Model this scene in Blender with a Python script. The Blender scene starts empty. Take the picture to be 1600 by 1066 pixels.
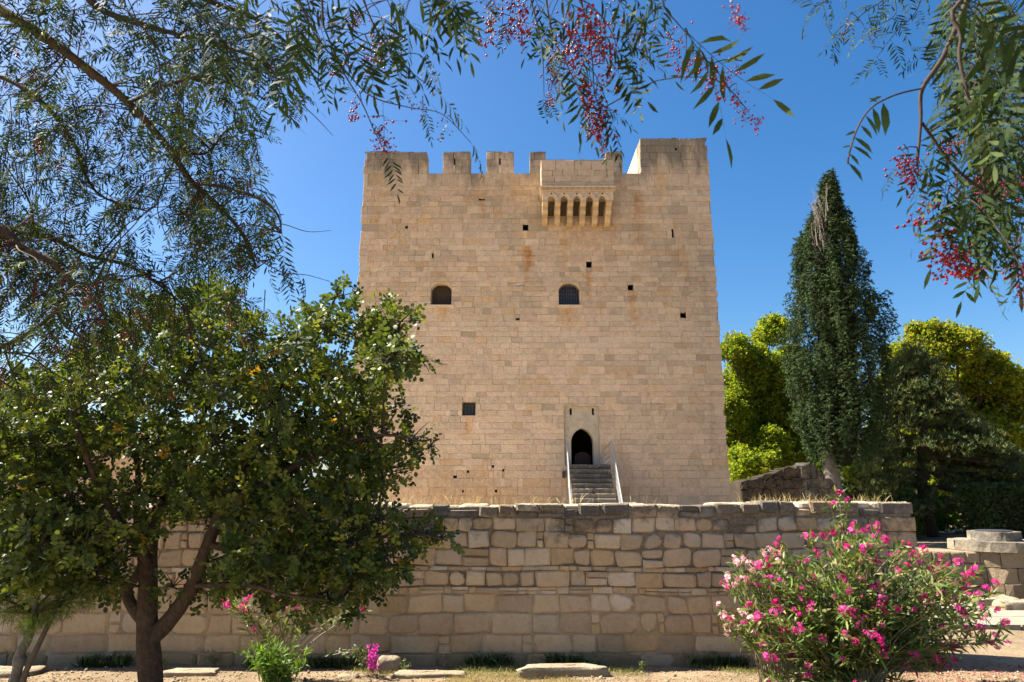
import bpy, math, random
import numpy as np
from mathutils import Vector
from mathutils.geometry import tessellate_polygon

# ------------------------------------------------------------------ camera, sky, sun, exposure
scene = bpy.context.scene
col = scene.collection
R = math.radians
PITCH = R(12.52); CAMZ = 1.7; F = 1067.0
cam = bpy.data.cameras.new('camera'); cam.lens = 24.0; cam.sensor_width = 36.0
cam.clip_start = 0.05; cam.clip_end = 5000
cam.dof.use_dof = True; cam.dof.focus_distance = 14.0; cam.dof.aperture_fstop = 9.0
camo = bpy.data.objects.new('camera', cam); col.objects.link(camo)
camo.location = (0, 0, CAMZ); camo.rotation_euler = (R(90) + PITCH, 0, 0)
scene.camera = camo

SUN = Vector((-0.80, 0.17, 1.0)).normalized()
SUN_EL = math.asin(SUN.z); SUN_ROT = math.atan2(SUN.x, SUN.y)
world = bpy.data.worlds.new('World'); scene.world = world; world.use_nodes = True
wn = world.node_tree.nodes; wl = world.node_tree.links
bg = wn['Background']
sky = wn.new('ShaderNodeTexSky'); sky.sky_type = 'NISHITA'; sky.sun_disc = False
sky.sun_elevation = SUN_EL; sky.sun_rotation = SUN_ROT % (2 * math.pi)
sky.altitude = 0; sky.air_density = 1.0; sky.dust_density = 1.6; sky.ozone_density = 3.0
hsv = wn.new('ShaderNodeHueSaturation'); hsv.inputs['Saturation'].default_value = 1.36
wl.new(sky.outputs[0], hsv.inputs['Color']); wl.new(hsv.outputs[0], bg.inputs[0])
bg.inputs[1].default_value = 0.05
sl = bpy.data.lights.new('sun', 'SUN'); sl.energy = 4.8; sl.angle = R(0.5); sl.color = (1.0, 0.93, 0.80)
so = bpy.data.objects.new('sun', sl); col.objects.link(so)
so.rotation_euler = SUN.to_track_quat('Z', 'Y').to_euler()
scene.view_settings.view_transform = 'Standard'; scene.view_settings.look = 'None'
scene.view_settings.gamma = 1.0; scene.view_settings.use_curve_mapping = False
scene.view_settings.exposure = 2.0
scene.cycles.max_bounces = 8; scene.cycles.transparent_max_bounces = 8

# ------------------------------------------------------------------ helpers
CP, SP = math.cos(PITCH), math.sin(PITCH)
def at(px, py, Y):
    """the point of the photograph's pixel (px, py) that lies in the plane y = Y"""
    yv = (533.0 - py) / F
    t = Y / (CP - yv * SP)
    return Vector(((px - 800.0) / F * t, Y, CAMZ + t * (yv * CP + SP)))
def gnd(px, py):
    yv = (533.0 - py) / F
    t = -CAMZ / (yv * CP + SP)
    return Vector(((px - 800.0) / F * t, t * (CP - yv * SP), 0.0))

WLOC = {}
def empty(name, loc, label, cat, group=None):
    o = bpy.data.objects.new(name, None); col.objects.link(o); o.empty_display_size = 0.2
    o.location = loc; WLOC[o] = Vector(loc)
    tag(o, label, cat, group); return o
def tag(o, label=None, cat=None, group=None, kind=None):
    if label: o['label'] = label
    if cat: o['category'] = cat
    if group: o['group'] = group
    if kind: o['kind'] = kind
    return o
def place(o, parent, origin):
    WLOC[o] = Vector(origin)
    if parent is not None:
        o.parent = parent; o.location = Vector(origin) - WLOC[parent]
    else: o.location = origin
    col.objects.link(o)
def mesh(name, V, Fc, mat, parent=None, origin=None, smooth=False, tint=None, kind=None, matidx=None):
    """one mesh object from world coordinates; Fc list of faces or int array; tint = one colour or one per vertex"""
    V = np.asarray(V, dtype=np.float64).reshape(-1, 3)
    if origin is None: origin = tuple((V.min(0) + V.max(0)) / 2)
    V = V - np.asarray(origin)
    me = bpy.data.meshes.new(name)
    if isinstance(Fc, np.ndarray):
        n, k = Fc.shape
        me.vertices.add(len(V)); me.vertices.foreach_set('co', V.astype(np.float32).ravel())
        me.loops.add(n * k); me.loops.foreach_set('vertex_index', Fc.astype(np.int32).ravel())
        me.polygons.add(n); me.polygons.foreach_set('loop_start', np.arange(0, n * k, k, dtype=np.int32))
        me.polygons.foreach_set('loop_total', np.full(n, k, dtype=np.int32))
        me.update(calc_edges=True)
    else:
        me.from_pydata([tuple(v) for v in V], [], [tuple(int(i) for i in f) for f in Fc])
    if smooth: me.polygons.foreach_set('use_smooth', np.ones(len(me.polygons), dtype=bool))
    if tint is not None:
        t = np.asarray(tint, dtype=np.float32)
        if t.ndim == 1: t = np.tile(t, (len(V), 1))
        if t.shape[1] == 3: t = np.hstack([t, np.ones((len(t), 1), dtype=np.float32)])
        a = me.color_attributes.new('tint', 'FLOAT_COLOR', 'POINT'); a.data.foreach_set('color', t.ravel())
    mats = mat if isinstance(mat, (list, tuple)) else [mat]
    for m in mats: me.materials.append(m)
    if matidx is not None: me.polygons.foreach_set('material_index', np.asarray(matidx, dtype=np.int32))
    o = bpy.data.objects.new(name, me)
    place(o, parent, origin)
    if kind: o['kind'] = kind
    return o
class MB:
    """collects shapes for ONE mesh object"""
    def __init__(s): s.v = []; s.f = []; s.t = []; s.n = 0
    def add(s, V, Fc, tint=(1, 1, 1)):
        V = [tuple(v) for v in V]
        s.v += V; s.f += [tuple(i + s.n for i in f) for f in Fc]; s.t += [tuple(tint)] * len(V); s.n += len(V); return s
    def box(s, x0, x1, y0, y1, z0, z1, tint=(1, 1, 1)):
        V = [(x, y, z) for z in (z0, z1) for y in (y0, y1) for x in (x0, x1)]
        return s.add(V, [(0, 2, 3, 1), (4, 5, 7, 6), (0, 1, 5, 4), (2, 6, 7, 3), (0, 4, 6, 2), (1, 3, 7, 5)], tint)
    def tube(s, pts, rad, n=6, tint=(1, 1, 1)):
        V, Fc = tube(pts, rad, n); return s.add(V, Fc, tint)
    def build(s, name, mat, parent=None, **k):
        return mesh(name, s.v, s.f, mat, parent, tint=s.t, **k)
def tube(pts, rad, n=6, wob=0.0, rnd=None):
    pts = [Vector(p) for p in pts]; m = len(pts)
    if not hasattr(rad, '__len__'): rad = [rad] * m
    V = []; Fc = []; ref = None
    for i, p in enumerate(pts):
        d = (pts[min(i + 1, m - 1)] - pts[max(i - 1, 0)])
        d = d.normalized() if d.length > 1e-9 else Vector((0, 0, 1))
        if ref is None: ref = d.orthogonal().normalized()
        u = (ref - d * ref.dot(d)); u = u.normalized() if u.length > 1e-6 else d.orthogonal().normalized()
        ref = u; w = d.cross(u)
        for k in range(n):
            a = 2 * math.pi * k / n; r = rad[i] * (1 + (rnd.uniform(-wob, wob) if wob else 0))
            V.append(p + (u * math.cos(a) + w * math.sin(a)) * r)
    for i in range(m - 1):
        for k in range(n):
            a = i * n + k; b = i * n + (k + 1) % n
            Fc.append((a, b, b + n, a + n))
    Fc.append(tuple(range(n))[::-1]); Fc.append(tuple((m - 1) * n + k for k in range(n)))
    return V, Fc
def smooth_path(P, sub=4):
    """Catmull-Rom through P (list of Vectors)"""
    P = [Vector(p) for p in P]
    if len(P) < 3: return [P[0].lerp(P[-1], i / sub) for i in range(sub + 1)]
    out = []
    for i in range(len(P) - 1):
        p0 = P[max(i - 1, 0)]; p1 = P[i]; p2 = P[i + 1]; p3 = P[min(i + 2, len(P) - 1)]
        for k in range(sub):
            t = k / sub
            out.append(0.5 * ((2 * p1) + (p2 - p0) * t + (2 * p0 - 5 * p1 + 4 * p2 - p3) * t * t + (3 * p1 - p0 - 3 * p2 + p3) * t ** 3))
    out.append(P[-1]); return out
def poly_prism(outline, holes, y0, y1):
    """outline/holes in (x, z); a slab between y0 (front) and y1"""
    loops = [outline] + list(holes)
    flat = [p for l in loops for p in l]; n = len(flat)
    tris = tessellate_polygon([[Vector((p[0], p[1], 0)) for p in l] for l in loops])
    V = [(p[0], y0, p[1]) for p in flat] + [(p[0], y1, p[1]) for p in flat]
    Fc = []
    for t in tris:
        a, b, c = [Vector(flat[i]) for i in t]
        ccw = (b - a).x * (c - a).y - (b - a).y * (c - a).x > 0
        t = tuple(t) if ccw else tuple(t)[::-1]
        Fc.append(t); Fc.append(tuple(i + n for i in t[::-1]))
    k = 0
    for l in loops:
        m = len(l)
        for i in range(m):
            a = k + i; b = k + (i + 1) % m; Fc.append((a, a + n, b + n, b))
        k += m
    return V, Fc
def scatter(tV, M, P):
    """template verts (k,3), M (N,3,3) whose columns are the axes, P (N,3) -> (N*k, 3)"""
    return (np.einsum('nij,kj->nki', M, tV) + P[:, None, :]).reshape(-1, 3)
def rep_faces(tF, N, k):
    return (tF[None, :, :] + (np.arange(N) * k)[:, None, None]).reshape(-1, tF.shape[1])
def basis(D, Nrm, S):
    """axis x along D, z near Nrm, scaled by S (N,)"""
    D = D / (np.linalg.norm(D, axis=1, keepdims=True) + 1e-9)
    Y = np.cross(Nrm, D); Y /= (np.linalg.norm(Y, axis=1, keepdims=True) + 1e-9)
    Z = np.cross(D, Y)
    return np.stack([D, Y, Z], axis=2) * np.asarray(S)[:, None, None]

# ------------------------------------------------------------------ materials
class NT:
    def __init__(s, name):
        s.m = bpy.data.materials.new(name); s.m.use_nodes = True; s.t = s.m.node_tree; s.n = s.t.nodes; s.l = s.t.links
        s.b = s.n['Principled BSDF']; s.pos = None
    def node(s, ty, **k):
        n = s.n.new(ty)
        for a, v in k.items(): setattr(n, a, v)
        return n
    def link(s, a, b): s.l.new(a, b)
    def P(s):
        if s.pos is None: s.pos = s.node('ShaderNodeNewGeometry').outputs['Position']
        return s.pos
    def noise(s, scale, detail=4, rough=0.6, stretch=None, off=0.0, out='Fac'):
        n = s.node('ShaderNodeTexNoise'); n.inputs['Scale'].default_value = scale
        n.inputs['Detail'].default_value = detail; n.inputs['Roughness'].default_value = rough
        mp = s.node('ShaderNodeMapping'); mp.inputs['Scale'].default_value = stretch or (1, 1, 1)
        mp.inputs['Location'].default_value = (off, off * 1.7, off * 0.3)
        s.link(s.P(), mp.inputs[0]); s.link(mp.outputs[0], n.inputs['Vector']); return n.outputs[out]
    def voronoi(s, scale, feature='F1', stretch=None):
        n = s.node('ShaderNodeTexVoronoi'); n.inputs['Scale'].default_value = scale; n.feature = feature
        mp = s.node('ShaderNodeMapping'); mp.inputs['Scale'].default_value = stretch or (1, 1, 1)
        s.link(s.P(), mp.inputs[0]); s.link(mp.outputs[0], n.inputs['Vector']); return n.outputs['Distance']
    def ramp(s, src, a, b, va=0.0, vb=1.0):
        n = s.node('ShaderNodeMapRange'); n.inputs[1].default_value = a; n.inputs[2].default_value = b
        n.inputs[3].default_value = va; n.inputs[4].default_value = vb; s.link(src, n.inputs[0]); return n.outputs[0]
    def math(s, op, a, b=0.5):
        n = s.node('ShaderNodeMath', operation=op)
        for i, v in enumerate((a, b)):
            if hasattr(v, 'is_linked'): s.link(v, n.inputs[i])
            else: n.inputs[i].default_value = v
        return n.outputs[0]
    def mix(s, fac, a, b, mode='MIX'):
        n = s.node('ShaderNodeMix', data_type='RGBA', blend_type=mode)
        for sock, v in ((n.inputs[0], fac), (n.inputs[6], a), (n.inputs[7], b)):
            if hasattr(v, 'is_linked'): s.link(v, sock)
            elif isinstance(v, (int, float)): sock.default_value = v
            else: sock.default_value = (*v[:3], 1)
        return n.outputs[2]
    def attr(s):
        n = s.node('ShaderNodeAttribute'); n.attribute_name = 'tint'; return n.outputs['Color']
    def sep(s, out):
        n = s.node('ShaderNodeSeparateXYZ'); s.link(s.P(), n.inputs[0]); return n.outputs[out]
    def bump(s, h, strength, dist):
        n = s.node('ShaderNodeBump'); n.inputs['Strength'].default_value = strength; n.inputs['Distance'].default_value = dist
        s.link(h, n.inputs['Height']); s.link(n.outputs[0], s.b.inputs['Normal']); return n
    def done(s, color, rough=0.85, spec=0.25):
        if hasattr(color, 'is_linked'): s.link(color, s.b.inputs['Base Color'])
        else: s.b.inputs['Base Color'].default_value = (*color, 1)
        s.b.inputs['Roughness'].default_value = rough; s.b.inputs['Specular IOR Level'].default_value = spec
        return s.m
def jit(c, r, lo, hi):
    k = r.uniform(lo, hi); return tuple(v * k for v in c)
def srgb(r, g, b):
    f = lambda c: (c / 255 / 12.92) if c < 11 else ((c / 255 + 0.055) / 1.055) ** 2.4
    return (f(r), f(g), f(b))

def mat_tower(name='ashlar', top_dark=True, streaks=()):
    m = NT(name)
    base = m.attr()
    n1 = m.noise(0.55, 5, 0.65); n2 = m.noise(4.5, 6, 0.75); n3 = m.noise(15, 5, 0.8)
    c = m.mix(m.ramp(n1, 0.40, 0.66, 0, .6), base, m.mix(1.0, base, (0.80, 0.83, 0.86), 'MULTIPLY'))
    c = m.mix(m.ramp(m.noise(0.16, 5, 0.65, stretch=(1, 1, 1.8), off=12.0), 0.48, 0.62, 0, 0.5), c, m.mix(1.0, c, (0.84, 0.84, 0.83), 'MULTIPLY'))
    c = m.mix(m.ramp(n2, 0.35, 0.7, 0, 0.75), c, m.mix(1.0, c, (0.70, 0.66, 0.60), 'MULTIPLY'))
    c = m.mix(m.ramp(n3, 0.52, 0.72, 0, 0.6), c, m.mix(1.0, c, (1.22, 1.2, 1.16), 'MULTIPLY'))
    c = m.mix(m.ramp(n3, 0.46, 0.30, 0, 0.55), c, m.mix(1.0, c, (0.62, 0.56, 0.48), 'MULTIPLY'))
    gs = m.noise(1.0, 6, 0.7, stretch=(0.9, 0.9, 0.10), off=21.0)
    c = m.mix(m.ramp(gs, 0.56, 0.72, 0, 0.55), c, m.mix(1.0, c, (0.72, 0.71, 0.68), 'MULTIPLY'))
    c = m.mix(m.ramp(gs, 0.44, 0.32, 0, 0.45), c, m.mix(1.0, c, (1.14, 1.13, 1.10), 'MULTIPLY'))
    # vertical ochre run-off stains
    st = m.noise(1.0, 5, 0.65, stretch=(1.5, 1.0, 0.16), off=3.1)
    c = m.mix(m.ramp(st, 0.60, 0.78, 0, 0.65), c, m.mix(1.0, c, (0.95, 0.70, 0.42), 'MULTIPLY'))
    x = m.sep('X'); z = m.sep('Z')
    for (sx, w, z1, z0, k, colr) in streaks:
        d = m.math('ABSOLUTE', m.math('SUBTRACT', x, sx))
        d = m.math('ADD', d, m.math('MULTIPLY', m.math('SUBTRACT', m.noise(1.6, 4, 0.6, stretch=(1, 1, .8), off=sx), 0.5), w * 1.6))
        mk = m.math('MULTIPLY', m.ramp(d, w, w * 0.2), m.math('MULTIPLY', m.ramp(z, z1 + 0.05, z1 - 0.05), m.ramp(z, z0, z0 + (z1 - z0) * 0.6)))
        mk = m.math('MULTIPLY', mk, m.math('MULTIPLY', m.ramp(n2, 0.25, 0.75), k * 0.75))
        c = m.mix(mk, c, m.mix(1.0, c, colr, 'MULTIPLY'))
    if top_dark:
        # grey-black lichen creeping down from the parapet, in ragged tongues
        tong = m.noise(1.0, 5, 0.7, stretch=(1.1, 1.1, 0.35), off=7.7)
        hgt = m.ramp(z, 14.6, 17.3)
        k = m.ramp(m.math('ADD', tong, m.math('MULTIPLY', hgt, 0.42)), 0.68, 0.88, 0, 0.75)
        c = m.mix(k, c, (0.12, 0.11, 0.09))
        rim = m.math('MULTIPLY', m.ramp(m.noise(2.2, 4, .7, off=2.0), 0.4, 0.6), 1.0)
    m.done(c, 0.92, 0.12)
    h = m.math('ADD', m.math('MULTIPLY', n2, 0.6), m.math('MULTIPLY', m.noise(14, 6, 0.75), 0.8))
    pit = m.ramp(m.voronoi(9, stretch=(1, 1, 1.6)), 0.0, 0.16)
    h = m.math('ADD', h, m.math('MULTIPLY', pit, 0.25))
    m.bump(h, 0.85, 0.07)
    return m.m
def mat_rubble(name, lich_z=1.25, lc=0.05):
    m = NT(name)
    base = m.attr()
    n1 = m.noise(3.0, 5, 0.65); n2 = m.noise(16, 6, 0.72); n3 = m.noise(75, 5, 0.75)
    c = m.mix(m.ramp(n1, 0.38, 0.68, 0, 0.45), base, m.mix(1.0, base, (0.78, 0.70, 0.58), 'MULTIPLY'))
    c = m.mix(m.ramp(n2, 0.48, 0.70, 0, 0.5), c, m.mix(1.0, c, (0.72, 0.66, 0.58), 'MULTIPLY'))
    c = m.mix(m.ramp(n3, 0.52, 0.75, 0, 0.55), c, m.mix(1.0, c, (1.28, 1.25, 1.2), 'MULTIPLY'))
    pits = m.ramp(m.noise(42, 3, 0.6, off=1.3), 0.68, 0.74, 0, 0.6)
    c = m.mix(pits, c, m.mix(1.0, c, (0.42, 0.36, 0.30), 'MULTIPLY'))
    z = m.sep('Z'); x = m.sep('X')
    li = m.noise(2.3, 5, 0.7, off=5.0)
    k = m.ramp(m.math('ADD', li, m.ramp(z, lich_z - 0.35, lich_z + 0.3, -0.22, 0.20)), 0.55, 0.68, 0, 0.85)
    spk = m.ramp(m.noise(30, 5, 0.8, off=8.0), 0.3, 0.7, 0.55, 1.0)
    c = m.mix(m.math('MULTIPLY', k, spk), c, (lc, lc * .96, lc * .9))
    damp = m.math('MULTIPLY', m.ramp(z, 0.62, 0.05), m.ramp(m.noise(1.6, 4, 0.6, off=4.0), 0.35, 0.7, 0.05, 0.6))
    c = m.mix(damp, c, m.mix(1.0, c, (0.62, 0.52, 0.42), 'MULTIPLY'))
    m.done(c, 0.93, 0.12)
    h = m.math('ADD', m.math('MULTIPLY', n2, 1.0), m.math('MULTIPLY', n3, 0.35))
    h = m.math('ADD', h, m.math('MULTIPLY', pits, -0.5))
    m.bump(h, 1.0, 0.03)
    return m.m
def mat_simple(name, colr, rough=0.8, spec=0.3, var=0.25, scale=12, bump=0.3, dist=0.01, metal=0.0, tint=False):
    m = NT(name)
    n = m.noise(scale, 5, 0.65)
    base = m.mix(1.0, m.attr(), colr, 'MULTIPLY') if tint else colr
    c = m.mix(m.ramp(n, 0.3, 0.7), base, m.mix(1.0, base, (1 - var,) * 3, 'MULTIPLY'))
    m.done(c, rough, spec); m.b.inputs['Metallic'].default_value = metal
    if bump: m.bump(n, bump, dist)
    return m.m
def mat_leaf(name, trans=0.35, rough=0.45, spec=0.4, tcol=(1.3, 1.25, 0.5), gloss=1.0):
    """reflected green plus light let through the blade; 'tint' carries each leaf's own colour"""
    m = NT(name); a = m.attr()
    m.done(a, rough, spec)
    tr = m.node('ShaderNodeBsdfTranslucent'); m.link(m.mix(1.0, a, tcol, 'MULTIPLY'), tr.inputs[0])
    mx = m.node('ShaderNodeMixShader'); mx.inputs[0].default_value = trans
    m.link(m.b.outputs[0], mx.inputs[1]); m.link(tr.outputs[0], mx.inputs[2])
    m.link(mx.outputs[0], m.n['Material Output'].inputs[0]); return m.m

# streaks are in world x / z: (x, half width, top z, bottom z, strength, colour)
def X(px, py): return at(px, py, 29.1).x
def Z(py): return at(800, py, 29.1).z
STREAKS = [(X(821, 380), 0.14, Z(358), Z(395), 2.2, (1.35, 1.3, 1.22)), (X(824, 420), 0.30, Z(385), Z(450), 2.0, (0.85, 0.52, 0.22)),
           (X(920, 440), 0.22, Z(417), Z(480), 1.6, (0.85, 0.55, 0.25)), (X(990, 490), 0.28, Z(453), Z(530), 1.5, (0.88, 0.60, 0.32)),
           (X(731, 660), 0.30, Z(650), Z(690), 1.6, (0.85, 0.58, 0.30)), (X(690, 490), 0.5, Z(480), Z(505), 1.3, (0.88, 0.62, 0.34)),
           (X(885, 500), 0.5, Z(480), Z(520), 1.3, (0.88, 0.62, 0.34)), (X(953, 330), 0.5, Z(268), Z(420), 1.2, (0.85, 0.62, 0.36)),
           (X(998, 340), 0.35, Z(300), Z(430), 1.2, (0.85, 0.58, 0.32)), (X(753, 330), 0.2, Z(312), Z(350), 1.4, (0.85, 0.58, 0.32)),
           (X(805, 290), 3.6, Z(275), Z(345), 0.75, (0.88, 0.70, 0.48)), (X(640, 330), 2.6, Z(300), Z(420), 0.6, (0.92, 0.74, 0.52)),
           (X(720, 760), 3.6, Z(735), Z(790) - 3, 1.0, (0.93, 0.76, 0.55))]
STREAKS.append((X(905, 370), 1.6, Z(349), Z(420), 0.9, (0.80, 0.60, 0.38)))
M_ASH = mat_tower('ashlar_limestone', True, STREAKS)
M_CORB = mat_tower('corbel_limestone', False, ())
M_RUB = mat_rubble('rubble_limestone')
M_RUIN = mat_rubble('ruin_limestone', lich_z=1.5, lc=.08)
M_WELL = mat_rubble('wellhead_limestone', lich_z=.75, lc=.07)
M_MORTAR = mat_simple('lime_mortar', (0.42, 0.33, 0.225), 0.95, 0.1, 0.45, 22, 0.6, 0.02)
M_MORTAR_L = mat_simple('flush_lime_mortar', (0.46, 0.35, 0.225), 0.95, 0.1, 0.45, 9, 0.8, 0.02)
M_MORTAR_D = mat_simple('earth_mortar', (0.33, 0.255, 0.17), 0.95, 0.1, 0.5, 25, 0.8, 0.03)
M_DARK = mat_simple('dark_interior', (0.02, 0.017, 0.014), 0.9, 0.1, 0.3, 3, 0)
M_SHUT = mat_simple('window_shutter_wood', (0.060, 0.040, 0.028), 0.7, 0.3, 0.3, 8, 0.2)
M_IRON = mat_simple('dark_iron', (0.045, 0.043, 0.045), 0.5, 0.5, 0.4, 40, 0.1)
M_STEEL = mat_simple('galvanised_steel', (0.38, 0.38, 0.37), 0.45, 0.5, 0.2, 30, 0.1, 0.003, 0.4)
M_BARK = mat_simple('brown_bark', (0.095, 0.062, 0.042), 0.9, 0.2, 0.55, 28, 1.0, 0.02)
M_BARKG = mat_simple('grey_bark', (0.16, 0.14, 0.12), 0.9, 0.2, 0.45, 9, 1.0, 0.05)
M_TWIG = mat_simple('twig_bark', (0.048, 0.034, 0.026), 0.8, 0.2, 0.35, 60, 0.3, 0.003)
M_STEM = mat_simple('pale_stem', (0.26, 0.22, 0.13), 0.7, 0.3, 0.35, 40, 0.3, 0.004)
M_WOOD = mat_simple('weathered_stake', (0.12, 0.09, 0.06), 0.9, 0.2, 0.4, 30, 0.5, 0.01)
M_LEAF = mat_leaf('broad_leaf', 0.32, 0.48, 0.28)
M_LEAF_F = mat_leaf('soft_leaf', 0.55, 0.6, 0.25)
M_PEPPER = mat_leaf('pepper_leaf', 0.12, 0.65, 0.08, (1.15, 1.3, 0.55))
M_NEEDLE = mat_leaf('conifer_leaf', 0.15, 0.75, 0.15)
M_FLOWER = mat_leaf('petal', 0.35, 0.6, 0.2, (1.15, 0.9, 1.1))
M_BERRY = mat_simple('pink_berry', (0.20, 0.005, 0.015), 0.4, 0.25, 0.3, 90, 0, tint=True)
M_GRASS = mat_leaf('grass_blade', 0.35, 0.7, 0.2, (1.2, 1.1, 0.6))
# ------------------------------------------------------------------ ground, path, hills
rnd = random.Random(11); rng = np.random.default_rng(11)
def ground_mat():
    m = NT('dry_earth')
    n1 = m.noise(0.5, 5, 0.6); n2 = m.noise(5, 6, 0.7); n3 = m.noise(60, 5, 0.8)
    c = m.mix(m.ramp(n1, 0.35, 0.65), (0.26, 0.19, 0.118), (0.19, 0.135, 0.082))
    c = m.mix(m.ramp(n2, 0.4, 0.7, 0, 0.7), c, (0.32, 0.255, 0.175))
    c = m.mix(m.ramp(n3, 0.4, 0.7, 0, 0.5), c, m.mix(1.0, c, (0.55, 0.5, 0.45), 'MULTIPLY'))
    y = m.sep('Y')
    far = m.math('MULTIPLY', m.ramp(y, 46, 60), m.ramp(m.noise(0.3, 4, .6, off=9), 0.35, 0.55))
    c = m.mix(far, c, (0.09, 0.10, 0.035))
    m.done(c, 0.95, 0.1); m.bump(m.math('ADD', n2, m.math('MULTIPLY', n3, 0.35)), 0.9, 0.05); return m.m
def ground_h(x, y):
    b = 0.025 * np.sin(x * 1.7 + y * 0.6) * np.sin(y * 2.1 + 0.5) + 0.012 * np.sin(x * 5.1 + 1) * np.sin(y * 4.3)
    return b - 0.01
xs = np.concatenate([[-3000, -400, -80, -30], np.arange(-12, 16, 0.16), [20, 35, 80, 400, 3000]])
ys = np.concatenate([[-3000, -300, -40, -12], np.arange(-4, 16, 0.16), [22, 35, 80, 300, 3000]])
gx, gy = np.meshgrid(xs, ys); near = (gx > -12) & (gx < 16) & (gy > -4) & (gy < 16)
gz = np.where(near, ground_h(gx, gy), -0.01)
V = np.stack([gx.ravel(), gy.ravel(), gz.ravel()], 1); nx = len(xs)
ii = (np.arange(len(ys) - 1)[:, None] * nx + np.arange(nx - 1)[None, :]).ravel()
tag(mesh('ground', V, np.stack([ii, ii + 1, ii + nx + 1, ii + nx], 1), ground_mat(), origin=(0, 0, 0), smooth=True), kind='structure')
cyd = mat_simple('bounce_limestone_gravel', (0.58, 0.47, 0.34), 0.95, 0.1, 0.15, 3, 0.4, 0.02)
tag(mesh('courtyard_bounce_sheet', [(-26, 12.7, .012), (12, 12.7, .012), (12, 29, .012), (-26, 29, .012), (-26, 8.25, .012), (4.2, 8.25, .012), (4.2, 12.7, .012)], [(0, 1, 2, 3), (4, 5, 6, 0)], cyd), kind='structure')  # pale sheet added to bounce sunlight onto the shaded facade
fpm = mat_simple('pale_bounce_ground', (0.34, 0.275, 0.195), 0.95, 0.1, 0.2, 5, 0.5, 0.02)
tag(mesh('unseen_bounce_ground', [(-25, -16, .02), (25, -16, .02), (25, 4.6, .02), (-25, 4.6, .02)], [(0, 1, 2, 3)], fpm), kind='structure')  # unseen pale sheet added under and behind the camera to bounce light forward
M_PATH = mat_simple('pale_paving', (0.27, 0.23, 0.18), 0.9, 0.15, 0.25, 4, 0.5, 0.02)
pth = MB()
for i in range(9):
    for j in range(3):
        x0 = 5.6 + i * 0.95 + (j % 2) * 0.3; y0 = 9.35 + j * 0.62
        pth.box(x0 + 0.01, x0 + 0.94, y0 + 0.01, y0 + 0.61, -0.03, 0.035 + rnd.uniform(0, 0.012), (1, 1, 1))
pv = tag(bpy.data.objects.new('pavement', None), kind='structure'); place(pv, None, (9, 10, 0))
for i in range(9):
    for j in range(3):
        x0 = 5.6 + i * 0.95 + (j % 2) * 0.3; y0 = 9.35 + j * 0.62
        b = MB().box(x0 + 0.01, x0 + 0.94, y0 + 0.01, y0 + 0.61, -0.03, 0.035 + rnd.uniform(0, 0.012))
        b.build('paving_slab', M_PATH, pv)
hv = []; hf = []
for i in range(61):
    x = -1500 + i * 50
    h = 28 + 14 * math.sin(i * 0.35) + 8 * math.sin(i * 0.9 + 1)
    hv += [(x, 900, -5), (x, 980, h), (x, 1200, -5)]
for i in range(60):
    a = i * 3; hf += [(a, a + 3, a + 4, a + 1), (a + 1, a + 4, a + 5, a + 2)]
tag(mesh('hills', hv, hf, mat_simple('distant_scrub', (0.16, 0.19, 0.20), 0.95, 0.05, 0.3, 0.02, 0), smooth=True), kind='structure')

# ------------------------------------------------------------------ masonry
def lerp3(a, b, t): return tuple(x + (y - x) * t for x, y in zip(a, b))
TAN = (0.61, 0.47, 0.32); PINKT = (0.605, 0.45, 0.325); GREYT = (0.46, 0.37, 0.27); OCHRE = (0.54, 0.35, 0.17); PALE = (0.62, 0.50, 0.36)
def ash_tint(z=None, r=rnd):
    c = lerp3(TAN, PINKT, r.random()); u = r.random()
    if u < 0.16: c = lerp3(c, GREYT, r.uniform(0.4, 1))
    elif u < 0.26: c = lerp3(c, OCHRE, r.uniform(0.3, 0.8))
    elif u < 0.38: c = lerp3(c, PALE, r.uniform(0.3, 0.9))
    k = r.uniform(0.84, 1.10); return tuple(v * k for v in c)
def ashlar(x0, x1, z0, z1, yf, depth, g=0.006, bev=0.009, proud=0.0, r=rnd):
    """one squared block: front at yf - proud, joints left open around it"""
    x0 += g; x1 -= g; z0 += g; z1 -= g; yf = yf - proud
    j = lambda: r.uniform(-0.008, 0.008)
    c = [(x0 + j(), z0 + j()), (x1 + j(), z0 + j()), (x1 + j(), z1 + j()), (x0 + j(), z1 + j())]
    cx = (x0 + x1) / 2; cz = (z0 + z1) / 2
    V = [(p[0], yf + depth, p[1]) for p in c] + [(p[0], yf + bev, p[1]) for p in c]
    V += [(p[0] + math.copysign(bev + abs(j()), cx - p[0]), yf + r.uniform(-0.004, 0.004), p[1] + math.copysign(bev + abs(j()), cz - p[1])) for p in c]
    Fc = []
    for b in (0, 4):
        for i in range(4): Fc.append((b + i, b + (i + 1) % 4, b + 4 + (i + 1) % 4, b + 4 + i))
    Fc.append((8, 9, 10, 11)); return V, Fc
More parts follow.
